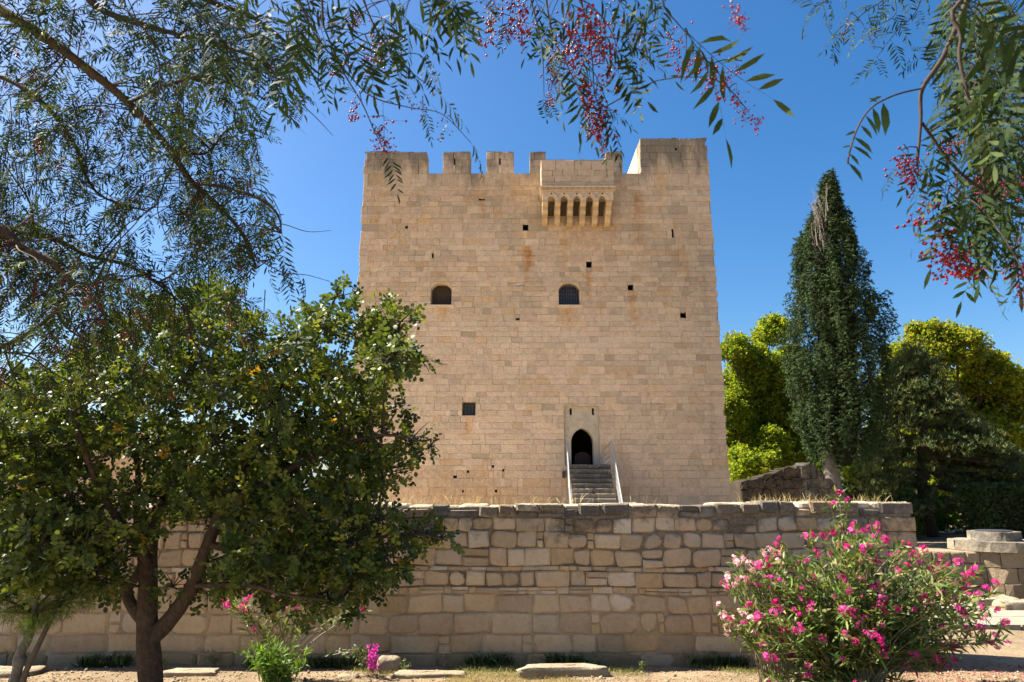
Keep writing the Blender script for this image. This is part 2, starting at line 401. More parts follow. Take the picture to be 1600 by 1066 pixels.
def rubble(cx, cz, w, h, yf, depth, r=rnd, bulge=0.02, irr=0.05, rad=0.2):
    """one roughly dressed stone: rounded irregular outline, pillowed face"""
    a, b = w / 2, h / 2; m = min(a, b); k = rad * r.uniform(0.7, 1.6) * m
    P = []
    for (sx, sz) in ((-1, -1), (1, -1), (1, 1), (-1, 1)):
        kk = max(k * r.uniform(0.5, 1.6), .10 * m)
        pts = [(sx * a, sz * (b - kk)), (sx * (a - kk * 0.3), sz * (b - kk * 0.3)), (sx * (a - kk), sz * b)]
        if sx * sz < 0: pts = pts[::-1]
        P += pts
    Q = []
    for q_ in range(4):
        ox, oz = r.uniform(-irr, irr) * m, r.uniform(-irr, irr) * m
        Q += [(x + ox + r.uniform(-.02, .02) * m, z + oz + r.uniform(-.02, .02) * m) for x, z in P[q_ * 3:q_ * 3 + 3]]
    P = Q
    n = len(P); bl = bulge * r.uniform(0.3, 1.3); e = min(0.009 if m < .3 else .02, m * 0.2)
    tx, tz = r.uniform(-.25, .25) * bl, r.uniform(-.25, .25) * bl
    V = [(cx + x, yf + depth, cz + z) for x, z in P] + [(cx + x, yf + e * 0.9, cz + z) for x, z in P]
    s = 1 - e / m
    V += [(cx + x * s, yf - bl * 0.45 + tx * x / a + tz * z / b + r.uniform(-.003, .003), cz + z * s) for x, z in P]
    V += [(cx + x * .80, yf - bl + (tx * x / a + tz * z / b) * .8 + r.uniform(-.003, .003), cz + z * .80) for x, z in P]
    V += [(cx, yf - bl, cz)]
    Fc = []
    for q in (0, n, 2 * n):
        for i in range(n): Fc.append((q + i, q + (i + 1) % n, q + n + (i + 1) % n, q + n + i))
    for i in range(n): Fc.append((3 * n + i, 3 * n + (i + 1) % n, 4 * n))
    return V, Fc
def build_stones(stones, mat, parent, limit=300, name='stone', rest='small_stones', smooth=False):
    """stones = [(area, V, F, tint)]; the largest are parts, the rest one part"""
    stones.sort(key=lambda s: -s[0])
    for a, V, Fc, t in stones[:limit]: mesh(name, V, Fc, mat, parent, tint=t, smooth=smooth)
    if len(stones) > limit:
        b = MB()
        for a, V, Fc, t in stones[limit:]: b.add(V, Fc, t)
        b.build(rest, mat, parent, kind='stuff', smooth=smooth)

# ------------------------------------------------------------------ the castle tower
YF = 29.1
TX0, TX1, TB = -6.87, 9.12, 45.0
ZT, ZC, ZTUR = Z(238), Z(271), Z(217)
tower = empty('castle_tower', ((TX0 + TX1) / 2, 37, 0), 'square medieval limestone keep with crenellated parapet and arched doorway behind the low wall', 'castle')
# openings: x0, x1, z0, z1
def rect(px0, px1, py0, py1): 
    pm = (py0 + py1) / 2; return [X(px0, pm), X(px1, pm), Z(py1), Z(py0)]
OP = dict(win1=rect(673, 705.5, 441, 477), win2=rect(873, 905.5, 441, 477), small=rect(722, 743, 628, 649), door=rect(882, 937, 635, 727),
          h1=rect(916, 925, 409, 418), h2=rect(981, 990, 445, 453.5), h3=rect(1063, 1072, 488, 497), h4=rect(817, 825.5, 351, 360),
          slit=rect(1049.6, 1052.6, 358, 371), t1=rect(633, 637, 353, 357), t2=rect(674.5, 677.5, 396, 403), t3=rect(1055, 1058, 231, 234.5),
          t4=rect(729, 733, 735, 739), t5=rect(768, 772, 727, 731), t6=rect(708, 714, 743, 747), t7=rect(806, 812, 497, 500), t8=rect(748, 758, 310, 313),
          t9=rect(722, 725, 766, 769.5), t10=rect(773, 777, 765.5, 769.5), t11=rect(785, 788, 733, 737))
HOLES = list(OP.values())
def solid_spans(z0, z1):
    """x spans of the facade's solid masonry at this height (parapet outline)"""
    zm = (z0 + z1) / 2
    if zm < ZC: return [(TX0, TX1)]
    if zm < ZT:
        S = [(570, 667), (692, 735), (760, 803), (828, 853), (947, 973)]
        S = [(X(a, 255), X(b, 255)) for a, b in S]; S[0] = (TX0, S[0][1])
        return S + [(X(1000, 240), TX1)]
    return [(X(1000, 225), TX1)]
# courses
zs = [0.0]
r2 = random.Random(5)
while zs[-1] < ZC - 0.5: zs.append(zs[-1] + r2.choice([0.21, 0.24, 0.27, 0.28, 0.31, 0.36]))
zs[-1] = ZC
if zs[-1] - zs[-2] < 0.2: zs.pop(-2)
n_par = 3; zs += [ZC + (ZT - ZC) * (i + 1) / n_par for i in range(n_par)]; zs += [ZT + (ZTUR - ZT) * (i + 1) / 2 for i in range(2)]
stones = []
slits = [(X(710, 258), ZC + .0, ZT - 0.32), (X(781, 258), ZC + .0, ZT - 0.32)]
for ci in range(len(zs) - 1):
    z0, z1 = zs[ci], zs[ci + 1]
    for (sx0, sx1) in solid_spans(z0, z1):
        x = sx0; first = True
        long_ = (ci % 5 == 0)
        while x < sx1 - 1e-6:
            w = r2.choice([0.26, 0.36, 0.44, 0.5, 0.6, 0.74, 0.98]) * r2.uniform(0.85, 1.1) * (0.8 if z0 > ZC else 1)
            if sx1 - (x + w) < 0.32: w = sx1 - x
            if z0 >= ZC:
                for (qx, qa, qb) in slits:     # joints fall on the arrow slits
                    if x < qx - 0.02 < x + w and z0 < qb - 0.1 and qx - x > 0.05: w = qx - x
            xa, xb = x, x + w; x += w
            # cut by openings
            segs = [(xa, xb, z0, z1)]
            for (hx0, hx1, hz0, hz1) in HOLES:
                new = []
                for (a, b, c, d) in segs:
                    if b <= hx0 or a >= hx1 or d <= hz0 or c >= hz1: new.append((a, b, c, d)); continue
                    if a < hx0: new.append((a, hx0, c, d))
                    if b > hx1: new.append((hx1, b, c, d))
                    la, lb = max(a, hx0), min(b, hx1)
                    if d > hz1: new.append((la, lb, hz1, d))
                    if c < hz0: new.append((la, lb, c, hz0))
                segs = new
            for (a, b, c, d) in segs:
                if b - a < 0.05 or d - c < 0.04: continue
                pr = 0.0
                if a < TX0 + 1e-6 or b > TX1 - 1e-6: pr = r2.uniform(0, 0.01)
                dep = 0.24
                if z0 >= ZC: dep = 0.75
                V, Fc = ashlar(a, b, c, d, YF, dep, g=r2.uniform(0.0, 0.005), proud=pr + r2.uniform(-0.014, 0.014) + (-.03 if r2.random() < .03 else 0), r=r2)
                if a < TX0 + 1e-6 or b > TX1 - 1e-6:   # worn quoins: the corner steps in and out a little
                    e = r2.uniform(-0.05, 0.02)
                    if c > 2 and r2.random() < 0.12: e = -0.10
                    s = -1 if a < TX0 + 1e-6 else 1
                    V = [((v[0] + s * e, v[1], v[2]) if (v[0] < TX0 + 0.1 if s < 0 else v[0] > TX1 - 0.1) else v) for v in V]
                t = ash_tint(r=r2)
                if 7.5 < c < 9.3 and r2.random() < 0.4: t = lerp3(t, PALE, 0.7)
                if c < 1.9 and b < 2.2: t = lerp3(t, OCHRE, 0.45)
                if c < 9: t = lerp3(t, (0.64, 0.50, 0.37), 0.3)
                else: t = lerp3(t, (0.56, 0.43, 0.29), 0.25)
                stones.append(((b - a) * (d - c), V, Fc, t))
# crest stones get a ragged top
build_stones(stones, M_ASH, tower, 290, 'stone', 'facing_stones')
# wall body behind the facing: cells that leave the openings free
bx = sorted(set([TX0 + 0.05, TX1 - 0.05] + [v for h in HOLES for v in h[:2]])); bz = sorted(set([0.0, ZC - 0.01] + [v for h in HOLES for v in h[2:] if v < ZC]))
core = MB()
YC = YF + 0.022
for i in range(len(bx) - 1):
    for k in range(len(bz) - 1):
        cx = (bx[i] + bx[i + 1]) / 2; cz = (bz[k] + bz[k + 1]) / 2
        if any(h[0] < cx < h[1] and h[2] < cz < h[3] for h in HOLES): continue
        core.add([(bx[i], YC, bz[k]), (bx[i + 1], YC, bz[k]), (bx[i + 1], YC, bz[k + 1]), (bx[i], YC, bz[k + 1])], [(0, 1, 2, 3)])
core.build('mortar_bed', M_MORTAR, tower)
# side and rear walls, roof deck
def mat_side():
    m = NT('side_ashlar')
    tc = m.node('ShaderNodeCombineXYZ'); sp = m.node('ShaderNodeSeparateXYZ'); m.link(m.P(), sp.inputs[0])
    m.link(m.math('ADD', sp.outputs[0], sp.outputs[1]), tc.inputs[0]); m.link(sp.outputs[2], tc.inputs[1])
    b = m.node('ShaderNodeTexBrick'); b.inputs['Color1'].default_value = (*TAN, 1); b.inputs['Color2'].default_value = (*GREYT, 1)
    b.inputs['Mortar'].default_value = (0.3, 0.23, 0.15, 1); b.inputs['Scale'].default_value = 1.0; b.inputs['Mortar Size'].default_value = 0.008
    b.inputs['Brick Width'].default_value = 0.62; b.inputs['Row Height'].default_value = 0.32; m.link(tc.outputs[0], b.inputs[0])
    c = m.mix(m.ramp(m.noise(1.2, 5), .3, .7), b.outputs[0], m.mix(1.0, b.outputs[0], (.75, .7, .65), 'MULTIPLY'))
    m.done(c, .92, .1); m.bump(m.math('SUBTRACT', m.noise(12, 5, .7), b.outputs['Fac']), .6, .03); return m.m
M_SIDE = mat_side()
body = MB()
def wall_quad(a, b, z0, z1): body.add([(a[0], a[1], z0), (b[0], b[1], z0), (b[0], b[1], z1), (a[0], a[1], z1)], [(0, 1, 2, 3)])
x0, x1 = TX0 + 0.02, TX1 - 0.02
wall_quad((x0, TB), (x0, YF + 0.2), 0, ZC); wall_quad((x1, YF + 0.2), (x1, TB), 0, ZC); wall_quad((x1, TB), (x0, TB), 0, ZC)
body.add([(x0, YF + 0.2, ZC - 0.02), (x1, YF + 0.2, ZC - 0.02), (x1, TB, ZC - 0.02), (x0, TB, ZC - 0.02)], [(0, 1, 2, 3)])
body.build('side_walls', M_SIDE, tower)
# merlons along the other three sides and the turret block
for k in range(8):
    for xx in (TX0 + 0.03, TX1 - 0.73):
        y0 = YF + 1.6 + k * 1.75
        if y0 + 1 > TB: continue
        if xx > 0 and y0 < YF + 6: continue
        MB().box(xx, xx + 0.7, y0, y0 + 1.15, ZC - 0.015, ZT).build('merlon', M_SIDE, tower)
for k in range(8):
    xx = TX0 + 0.9 + k * 1.85
    MB().box(xx, xx + 1.15, TB - 0.73, TB - 0.03, ZC - 0.015, ZT).build('merlon', M_SIDE, tower)
tx = X(1000, 240)
MB().box(tx + 0.012, TX1 - 0.03, YF + 0.755, YF + 5.2, ZC - 0.018, ZTUR - 0.03).build('turret', M_SIDE, tower)
# parapet rear thickness behind the leftmost merlon return
MB().box(TX0 + 0.03, TX0 + 0.73, YF + 0.755, YF + 1.5, ZC - 0.017, ZT - 0.01).build('merlon', M_SIDE, tower)

def arch_pts(x0, x1, z0, z1, rise, n=8, pointed=False):
    """opening outline (counter-clockwise) with a segmental or pointed head"""
    zs_ = z1 - rise; w = x1 - x0; cx = (x0 + x1) / 2; P = [(x0, z0), (x1, z0), (x1, zs_)]
    if pointed:
        rr = (rise ** 2 + (w / 2) ** 2) / w
        c = x1 - rr; a1 = math.atan2(rise, cx - c)
        for i in range(1, n): a = a1 * i / n; P.append((c + rr * math.cos(a), zs_ + rr * math.sin(a)))
        P.append((cx, z1)); c = x0 + rr
        for i in range(n - 1, 0, -1): a = a1 * i / n; P.append((c - rr * math.cos(a), zs_ + rr * math.sin(a)))
    else:
        rr = (rise ** 2 + (w / 2) ** 2) / (2 * rise); cz = z1 - rr; a1 = math.asin(min(1, w / 2 / rr))
        for i in range(1, 2 * n): a = a1 - a1 * i / n; P.append((cx + rr * math.sin(a), cz + rr * math.cos(a)))
    P.append((x0, zs_)); return P
def recess(rc, depth, backmat, name, parent, arch=None):
    """reveal walls and a back to an opening"""
    x0, x1, z0, z1 = rc; y0 = YF + 0.02; y1 = YF + depth
    b = MB(); q = [(x0, z0), (x1, z0), (x1, z1), (x0, z1)]
    for i in range(4):
        a, c = q[i], q[(i + 1) % 4]
        b.add([(a[0], y0, a[1]), (a[0], y1, a[1]), (c[0], y1, c[1]), (c[0], y0, c[1])], [(0, 1, 2, 3)], tuple(v * 0.9 for v in TAN))
    b.build(name + '_reveal' if name else 'reveal', M_ASH, parent)
    return MB().add([(x0, y1, z0), (x1, y1, z0), (x1, y1, z1), (x0, y1, z1)], [(0, 1, 2, 3)]).build(name + '_back', backmat, parent)
def window(rc, backmat, grille, arched, sill, label=None):
    x0, x1, z0, z1 = rc
    w = tag(bpy.data.objects.new('window', None)); place(w, tower, ((x0 + x1) / 2, YF, z0))
    if label: w['label'] = label
    b = MB(); y0 = YF + 0.021; y1 = YF + 0.55; q = [(x0, z0), (x1, z0), (x1, z1), (x0, z1)]
    for i in range(4):
        a, c = q[i], q[(i + 1) % 4]
        b.add([(a[0], y0, a[1]), (a[0], y1, a[1]), (c[0], y1, c[1]), (c[0], y0, c[1])], [(0, 1, 2, 3)], TAN)
    b.build('reveal', M_ASH, w)
    yb = YF + (0.5 if not grille else 1.0)
    MB().add([(x0, y1 - .003, z0), (x1, y1 - .003, z0), (x1, y1 - .003, z1), (x0, y1 - .003, z1)], [(0, 1, 2, 3)]).build('shutter' if not grille else 'pane', backmat, w)
    if arched:
        P = arch_pts(x0 + 0.03, x1 - 0.03, z0 + .001, z1 - 0.03, 0.26)
        outer = [(x0, z0), (x1, z0), (x1, z1), (x0, z1)]
        # ring between the rectangular cut and the arch: only the head part
        zs_ = z1 - 0.29
        head = [(x0, zs_), (x0 + 0.03, zs_)] + [p for p in P[::-1] if p[1] > zs_ + 1e-6] + [(x1 - 0.03, zs_), (x1, zs_), (x1, z1), (x0, z1)]
        V, Fc = poly_prism(head[::-1], [], YF - 0.012, YF + 0.35)
        mesh('lintel', V, Fc, M_ASH, w, tint=lerp3(TAN, OCHRE, 0.3))
    if sill:
        MB().box(x0 - 0.1, x1 + 0.12, YF - 0.10, YF + 0.3, z0 - 0.12, z0 - 0.004, PALE).build('sill', M_ASH, w)
    if grille:
        nx_, nz_ = grille
        for i in range(nx_):
            gx_ = x0 + (x1 - x0) * (i + 1) / (nx_ + 1)
            MB().tube([(gx_, YF + 0.12, z0), (gx_, YF + 0.12, z1 - (0.03 if arched else 0))], 0.014, 5).build('bar', M_IRON, w)
        for i in range(nz_):
            gz_ = z0 + (z1 - z0) * (i + 1) / (nz_ + 1)
            MB().tube([(x0, YF + 0.14, gz_), (x1, YF + 0.14, gz_)], 0.014, 5).build('bar', M_IRON, w)
    return w
M_PANE = mat_simple('dark_pane', (0.035, 0.037, 0.045), 0.25, 0.5, 0.2, 5, 0)
window(OP['win1'], M_SHUT, None, True, True, 'arched window closed with a brown wooden shutter')
window(OP['win2'], M_PANE, (7, 5), True, True, 'arched window with an iron grille')
window(OP['small'], M_PANE, (3, 3), False, False, 'small square window with iron bars low on the facade')
for k, rc in OP.items():
    if k[0] in 'ht' or k == 'slit':
        x0, x1, z0, z1 = rc; b = MB(); y0 = YF + 0.021; y1 = YF + 0.5
        q = [(x0, z0), (x1, z0), (x1, z1), (x0, z1)]
        for i in range(4):
            a, c = q[i], q[(i + 1) % 4]
            b.add([(a[0], y0, a[1]), (a[0], y1, a[1]), (c[0], y1, c[1]), (c[0], y0, c[1])], [(0, 1, 2, 3)])
        b.add([(x0, y1, z0), (x1, y1, z0), (x1, y1, z1), (x0, y1, z1)], [(0, 1, 2, 3)])
        b.build('putlog_hole' if k != 'slit' else 'arrow_slit', M_DARK, tower)
# two merlon arrow slits: dark strip above, daylight painted as pale block below
for (qx, qa, qb) in slits:
    MB().box(qx - 0.035, qx + 0.035, YF - 0.012, YF + 0.06, ZC + 0.42, qb).build('arrow_slit', M_DARK, tower)
    MB().box(qx - 0.03, qx + 0.03, YF - 0.016, YF + 0.06, ZC + 0.05, ZC + 0.41, (0.75, 0.68, 0.55)).build('slit_daylight_block', M_ASH, tower)
# weathered crest: short cap stones with a ragged skyline
for (a, b, z) in [(TX0, X(667, 240), ZT), (X(692, 240), X(735, 240), ZT), (X(760, 240), X(803, 240), ZT), (X(828, 240), X(853, 240), ZT), (X(947, 240), X(973, 240), ZT), (X(1000, 217), TX1, ZTUR)]:
    x = a + 0.02
    while x < b - 0.05:
        w = min(r2.uniform(0.2, 0.42), b - 0.01 - x)
        hh = r2.uniform(0.015, 0.07)
        MB().box(x + .006, x + w - .006, YF + r2.uniform(0.0, 0.03), YF + 0.72, z - 0.006, z + hh, tuple(v * .75 for v in GREYT)).build('coping_stone', M_ASH, tower)
        x += w
# ------- machicolation (box on corbels above the door)
mach = tag(bpy.data.objects.new('machicolation', None)); place(mach, tower, (X(902, 300), YF, Z(330)))
YM = YF - 1.15
def XM(px, py): return at(px, py, YM).x
def ZM(py): return at(800, py, YM).z
bz0, bz1 = ZM(291), ZM(250.5); ba, bb = XM(845.5, 270), XM(959.5, 270)
sto = []
rows = [bz0, bz0 + (bz1 - bz0) * .17, bz0 + (bz1 - bz0) * .40, bz0 + (bz1 - bz0) * .62, bz1]
for i in range(4):
    x = ba
    while x < bb - 1e-6:
        w = r2.uniform(0.45, 0.85)
        if bb - x - w < 0.3: w = bb - x
        V, Fc = ashlar(x, x + w, rows[i], rows[i + 1], YM, 0.28, g=0.005, proud=r2.uniform(-.004, .006), r=r2); x += w
        mesh('stone', V, Fc, M_CORB, mach, tint=lerp3(ash_tint(r=r2), GREYT, 0.35))
for s, xx in ((-1, ba), (1, bb - 0.25)):
    MB().box(xx + 0.012, xx + 0.238, YM + 0.285, YF - 0.03, bz0, bz1 - 0.01, TAN).build('cheek_wall', M_CORB, mach)
x = ba
while x < bb - 0.05:
    w = min(r2.uniform(0.12, 0.24), bb - x)
    MB().box(x + .004, x + w - .004, YM + 0.01, YM + 0.27, bz1 - 0.008, bz1 + r2.uniform(0.01, 0.05), tuple(v * .7 for v in GREYT)).build('coping_stone', M_CORB, mach); x += w
# moulding: projecting fillet, dentils, second fillet
mz0 = ZM(297.5)
MB().box(ba - 0.06, bb + 0.06, YM - 0.07, YF - 0.03, bz0 - 0.055, bz0 - 0.004, PALE).build('cornice', M_CORB, mach)
MB().box(ba + 0.0, bb - 0.0, YM + 0.0, YF - 0.03, mz0 - 0.04, bz0 - 0.06, TAN).build('frieze', M_CORB, mach)
nd = 36; dent = MB()
for i in range(nd):
    a = ba + (bb - ba) * (i + 0.15) / nd; w = (bb - ba) / nd * 0.55
    MB().box(a, a + w, YM - 0.045, YM - 0.002, mz0 + 0.03, bz0 - 0.06, PALE if i % 3 else OCHRE).build('dentil', M_CORB, mach)
MB().box(ba - 0.02, bb + 0.02, YM - 0.04, YF - 0.03, mz0 - 0.035, mz0 + 0.025, lerp3(TAN, OCHRE, .4)).build('cornice', M_CORB, mach)
# arcade panel with five pointed arches
az1 = mz0 - 0.045; az0 = ZM(312)
cxs = [862, 882, 902, 922, 942]; ow = XM(907.7, 330) - XM(896.3, 330)
pa, pb = ba + 0.06, bb - 0.06
topa = ZM(304.5)
out = [(pa, az1), (pa, az0)]
for c in cxs:
    cx_ = XM(c, 320)
    ar = arch_pts(cx_ - ow / 2, cx_ + ow / 2, az0 - 0.2, topa, 0.22, 5, True)
    ar = [p for p in ar if p[1] > az0]
    out += [(cx_ - ow / 2, az0)] + ar[::-1][0:] + [(cx_ + ow / 2, az0)]
out += [(pb, az0), (pb, az1)]
V, Fc = poly_prism(out, [], YM + 0.03, YM + 0.22)
mesh('arcade', V, Fc, M_CORB, mach, tint=lerp3(TAN, PALE, .4))
# raised hood moulds and roundels over each arch
for c in cxs:
    cx_ = XM(c, 320); hw = ow / 2 + 0.10
    pts = [(cx_ - hw, YM + 0.015, az0 + 0.06), (cx_ - hw * .75, YM + 0.015, az0 + 0.20), (cx_ - hw * .35, YM + .015, az1 - 0.11), (cx_, YM + 0.015, az1 - 0.015),
           (cx_ + hw * .35, YM + .015, az1 - 0.11), (cx_ + hw * .75, YM + 0.015, az0 + 0.20), (cx_ + hw, YM + 0.015, az0 + 0.06)]
    MB().tube(pts, 0.034, 5, PALE).build('hood_mould', M_CORB, mach)
    n = 8; zc = topa + 0.085
    MB().add([(cx_ + .045 * math.cos(6.283 * k / n), YM + 0.022, zc + .05 * math.sin(6.283 * k / n)) for k in range(n)], [tuple(range(n))[::-1]]).build('roundel', M_DARK, mach)
cors = [852.3, 872, 892, 912, 932, 952.5]
cw = (XM(902, 330) - XM(882, 330)) - ow
for c in cors:
    cx_ = XM(c, 330); bx0, bx1 = cx_ - cw / 2, cx_ + cw / 2
    cb = tag(bpy.data.objects.new('corbel', None)); place(cb, mach, (cx_, YF, ZM(349)))
    levels = [ZM(312) - .002, at(800, 322, YM + .2).z, at(800, 335.5, YM + .5).z, at(800, 350, YM + .8).z]; yo = [YM + 0.03, YM + 0.30, YM + 0.62]
    for i in range(3):
        zt, zb = levels[i] - 0.006, levels[i + 1]; yf_ = yo[i]; yn = yo[i] + 0.26
        prof = [(YF - 0.03, zt), (yf_, zt), (yf_, zb + (zt - zb) * 0.45)]
        for k in range(1, 5): a = k / 4 * math.pi / 2; prof.append((yf_ + (yn - yf_) * (1 - math.cos(a)), zb + (zt - zb) * 0.45 * (1 - math.sin(a))))
        prof.append((YF - 0.03, zb)); n = len(prof)
        V = [(bx0, p[0], p[1]) for p in prof] + [(bx1, p[0], p[1]) for p in prof]
        Fc = [tuple(range(n)), tuple(range(n, 2 * n))[::-1]] + [(k, k + n, (k + 1) % n + n, (k + 1) % n) for k in range(n)]
        MB().add(V, Fc, lerp3(ash_tint(r=r2), (0.55, 0.39, 0.2), 0.6)).build('stone', M_CORB, cb)
for c in cxs:      # dark panel at the back of each slot, shade put in as colour
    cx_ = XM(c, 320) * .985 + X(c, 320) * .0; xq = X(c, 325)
    MB().box(xq - ow * .62, xq + ow * .62, YF - .035, YF - .005, Z(338), Z(291), (.17, .125, .08)).build('slot_shade_panel', M_CORB, mach)
# ------- doorway
dx0, dx1, dz0, dz1 = OP['door']; YD = YF + 0.16
door = tag(bpy.data.objects.new('doorway', None)); place(door, tower, ((dx0 + dx1) / 2, YF, dz0))
b = MB()
for (a, c) in (((dx1, dz0), (dx1, dz1)), ((dx1, dz1), (dx0, dz1)), ((dx0, dz1), (dx0, dz0))):
    b.add([(a[0], YF + .02, a[1]), (a[0], YD + .02, a[1]), (c[0], YD + .02, c[1]), (c[0], YF + .02, c[1])], [(0, 1, 2, 3)], TAN)
b.build('reveal', M_ASH, door)
ax0, ax1, az_, azt = X(893, 700), X(928.3, 700), dz0 + 0.003, Z(668.5)
ah = arch_pts(ax0, ax1, az_, azt, 0.62, 8, True)
sl1 = [(X(890.5, 643), Z(648)), (X(894, 643), Z(648)), (X(894, 643), Z(637)), (X(890.5, 643), Z(637))]
sl2 = [(X(925.5, 643), Z(648)), (X(929, 643), Z(648)), (X(929, 643), Z(637)), (X(925.5, 643), Z(637))]
V, Fc = poly_prism([(dx0 + .002, dz0), (ax0, dz0), (ax0, az_)] + [p for p in ah[:-1]][::-1][0:0] + [], [], 0, 1) if False else poly_prism([(dx0 + .002, dz0 + .001), (dx1 - .002, dz0 + .001), (dx1 - .002, dz1 - .002), (dx0 + .002, dz1 - .002)], [ah, sl1, sl2], YD, YD + 0.5)
mesh('door_panel', V, Fc, M_ASH, door, tint=(0.55, 0.47, 0.36))
cxd = (ax0 + ax1) / 2; zsp = azt - 0.62; zc_ = zsp + 0.05
nv = 9
rin = [p for p in ah if p[1] >= zsp - 1e-6]
def on_arch(t):
    L = rin; f = t * (len(L) - 1); i = min(int(f), len(L) - 2); u = f - i
    return (L[i][0] + (L[i + 1][0] - L[i][0]) * u, L[i][1] + (L[i + 1][1] - L[i][1]) * u)
for i in range(nv):
    pin = [on_arch((i + k / 3 + 0.0) / nv) for k in range(4)]
    pout = []
    for p in pin:
        d = Vector((p[0] - cxd, p[1] - zsp + 0.12)); d.normalize(); pout.append((p[0] + d.x * 0.36, p[1] + d.y * 0.36))
    pol = pin + pout[::-1]; cx_ = sum(p[0] for p in pol) / 8; cz_ = sum(p[1] for p in pol) / 8
    pol = [(cx_ + (p[0] - cx_) * .985, cz_ + (p[1] - cz_) * .985) for p in pol]
    area = sum(pol[k][0] * pol[(k + 1) % 8][1] - pol[(k + 1) % 8][0] * pol[k][1] for k in range(8))
    if area < 0: pol = pol[::-1]
    V, Fc = poly_prism(pol, [], YD - 0.02, YD + 0.1)
    mesh('voussoir', V, Fc, M_ASH, door, tint=PALE if i == 4 else lerp3((0.55, 0.47, 0.36), PALE, r2.uniform(0, .5)))
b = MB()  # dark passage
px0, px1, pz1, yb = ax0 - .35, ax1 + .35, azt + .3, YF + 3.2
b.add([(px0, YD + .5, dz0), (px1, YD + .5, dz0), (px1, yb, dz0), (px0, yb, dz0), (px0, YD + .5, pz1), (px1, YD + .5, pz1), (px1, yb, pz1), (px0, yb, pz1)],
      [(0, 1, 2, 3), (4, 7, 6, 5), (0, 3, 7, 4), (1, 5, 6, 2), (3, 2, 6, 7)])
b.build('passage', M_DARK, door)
V, Fc = poly_prism(arch_pts(ax0 + .22, ax1 - .02, dz0 + .01, dz0 + 0.62, 0.2), [], YF + 1.2, YF + 1.26)
mesh('gate', V, Fc, mat_simple('red_brown_gate', (0.10, 0.045, 0.03), .6), door)
for q in (sl1, sl2):
    MB().add([(q[0][0] - .05, YD + .45, q[0][1] - .05), (q[1][0] + .05, YD + .45, q[1][1] - .05), (q[2][0] + .05, YD + .45, q[2][1] + .05), (q[3][0] - .05, YD + .45, q[3][1] + .05)], [(0, 1, 2, 3)]).build('slot_back', M_DARK, door)

# ------- wall lamp beside the stair
lx, lz = X(880.5, 741), Z(747)
lamp = empty('wall_lamp', (lx, YF - 0.03, lz), 'small black box lamp fixed low on the facade left of the stair', 'lamp')
MB().box(lx - .06, lx + .06, YF - .14, YF - .025, lz, lz + .26).build('housing', M_IRON, lamp)
MB().box(lx - .045, lx + .045, YF - .15, YF - .141, lz + .03, lz + .2).build('lens', M_PANE, lamp)

# ------------------------------------------------------------------ stair to the door
M_STEP = mat_rubble('worn_step', lich_z=1.6)
stair = empty('stone_staircase', (3.1, 27, 0), 'steep worn stone staircase rising to the arched doorway between steel handrails', 'staircase')
SX0, SX1, ZL = 2.29, 3.93, Z(727) - 0.03
YL = 27.6; ns = 15; rise = ZL / ns; run = 0.155
for i in range(ns):
    zt = ZL - i * rise; y0 = YL - i * run; back = YF - 0.05 if i == 0 else y0 + run + 0.04
    x = SX0; k = 0
    while x < SX1 - .01:          # each tread is laid from two or three blocks
        w = r2.uniform(0.4, 0.8)
        if SX1 - x - w < .3: w = SX1 - x
        xa, xb = x + .004, x + w - .004; x += w
        j = lambda: r2.uniform(-.018, .018)
        t = jit((0.27, 0.235, 0.19), r2, .7, 1.0)
        ynose = y0 + j(); zz = zt + j() * .5
        prof = [(back, zt - rise - .06), (y0 + .012, zt - rise - .06), (y0 + .012 + abs(j()), zt - .07), (ynose - .01, zt - .05), (ynose, zz - .012), (ynose + .02, zz), (back, zz)]
        n = len(prof); V = [(xa, p[0], p[1]) for p in prof] + [(xb, p[0], p[1]) for p in prof]
        Fc = [tuple(range(n))[::-1], tuple(range(n, 2 * n))] + [(m_, (m_ + 1) % n, (m_ + 1) % n + n, m_ + n) for m_ in range(n)]
        MB().add(V, Fc, t).build('step_block', M_STEP, stair); k += 1
b = MB()
for i in range(ns):
    y0 = YL - i * run + .05
    b.box(SX0 + .02, SX1 - .02, y0, YF - .06 if i == 0 else y0 + run, 0, ZL - (i + 1) * rise - .01 if i < ns - 1 else .02, (0.4, .3, .2))
b.build('stair_body', M_MORTAR, stair)
def handrail(path, hgt, nb, label):
    hr = tag(bpy.data.objects.new('handrail', None)); place(hr, stair, tuple(path[1])); hr['label'] = label
    MB().tube([Vector(p) + Vector((0, 0, hgt)) for p in path], 0.026, 7).build('top_rail', M_STEEL, hr)
    for k in range(nb):
        MB().tube([Vector(p) + Vector((0, 0, hgt * (k + .55) / (nb + .2))) for p in path], 0.013, 5).build('rail', M_STEEL, hr)
    segs = []
    for a, c in zip(path[:-1], path[1:]):
        L = (Vector(c) - Vector(a)).length; n = max(1, round(L / 1.15))
        segs += [Vector(a).lerp(Vector(c), i / n) for i in range(n)]
    segs.append(Vector(path[-1]))
    for p in segs: MB().tube([p, p + Vector((0, 0, hgt))], 0.022, 6).build('post', M_STEEL, hr)
botY = YL - ns * run
handrail([(4.0, YL, ZL - .02), (4.04, botY + .1, 0.12)], 0.95, 4, 'right-hand steel handrail with a short level return to the wall')
hl = stair.children[-1]
MB().tube([(4.0, YL, ZL + .93), (3.82, YF - .1, ZL + .62)], 0.024, 7).build('return_rail', M_STEEL, hl)
for k in range(3): MB().tube([(4.0, YL, ZL + .2 + .22 * k), (3.82, YF - .1, ZL - .05 + .2 * k)], 0.013, 5).build('return_rail', M_STEEL, hl)
MB().tube([(3.82, YF - .1, ZL - .2), (3.82, YF - .1, ZL + .62)], 0.022, 6).build('post', M_STEEL, hl)
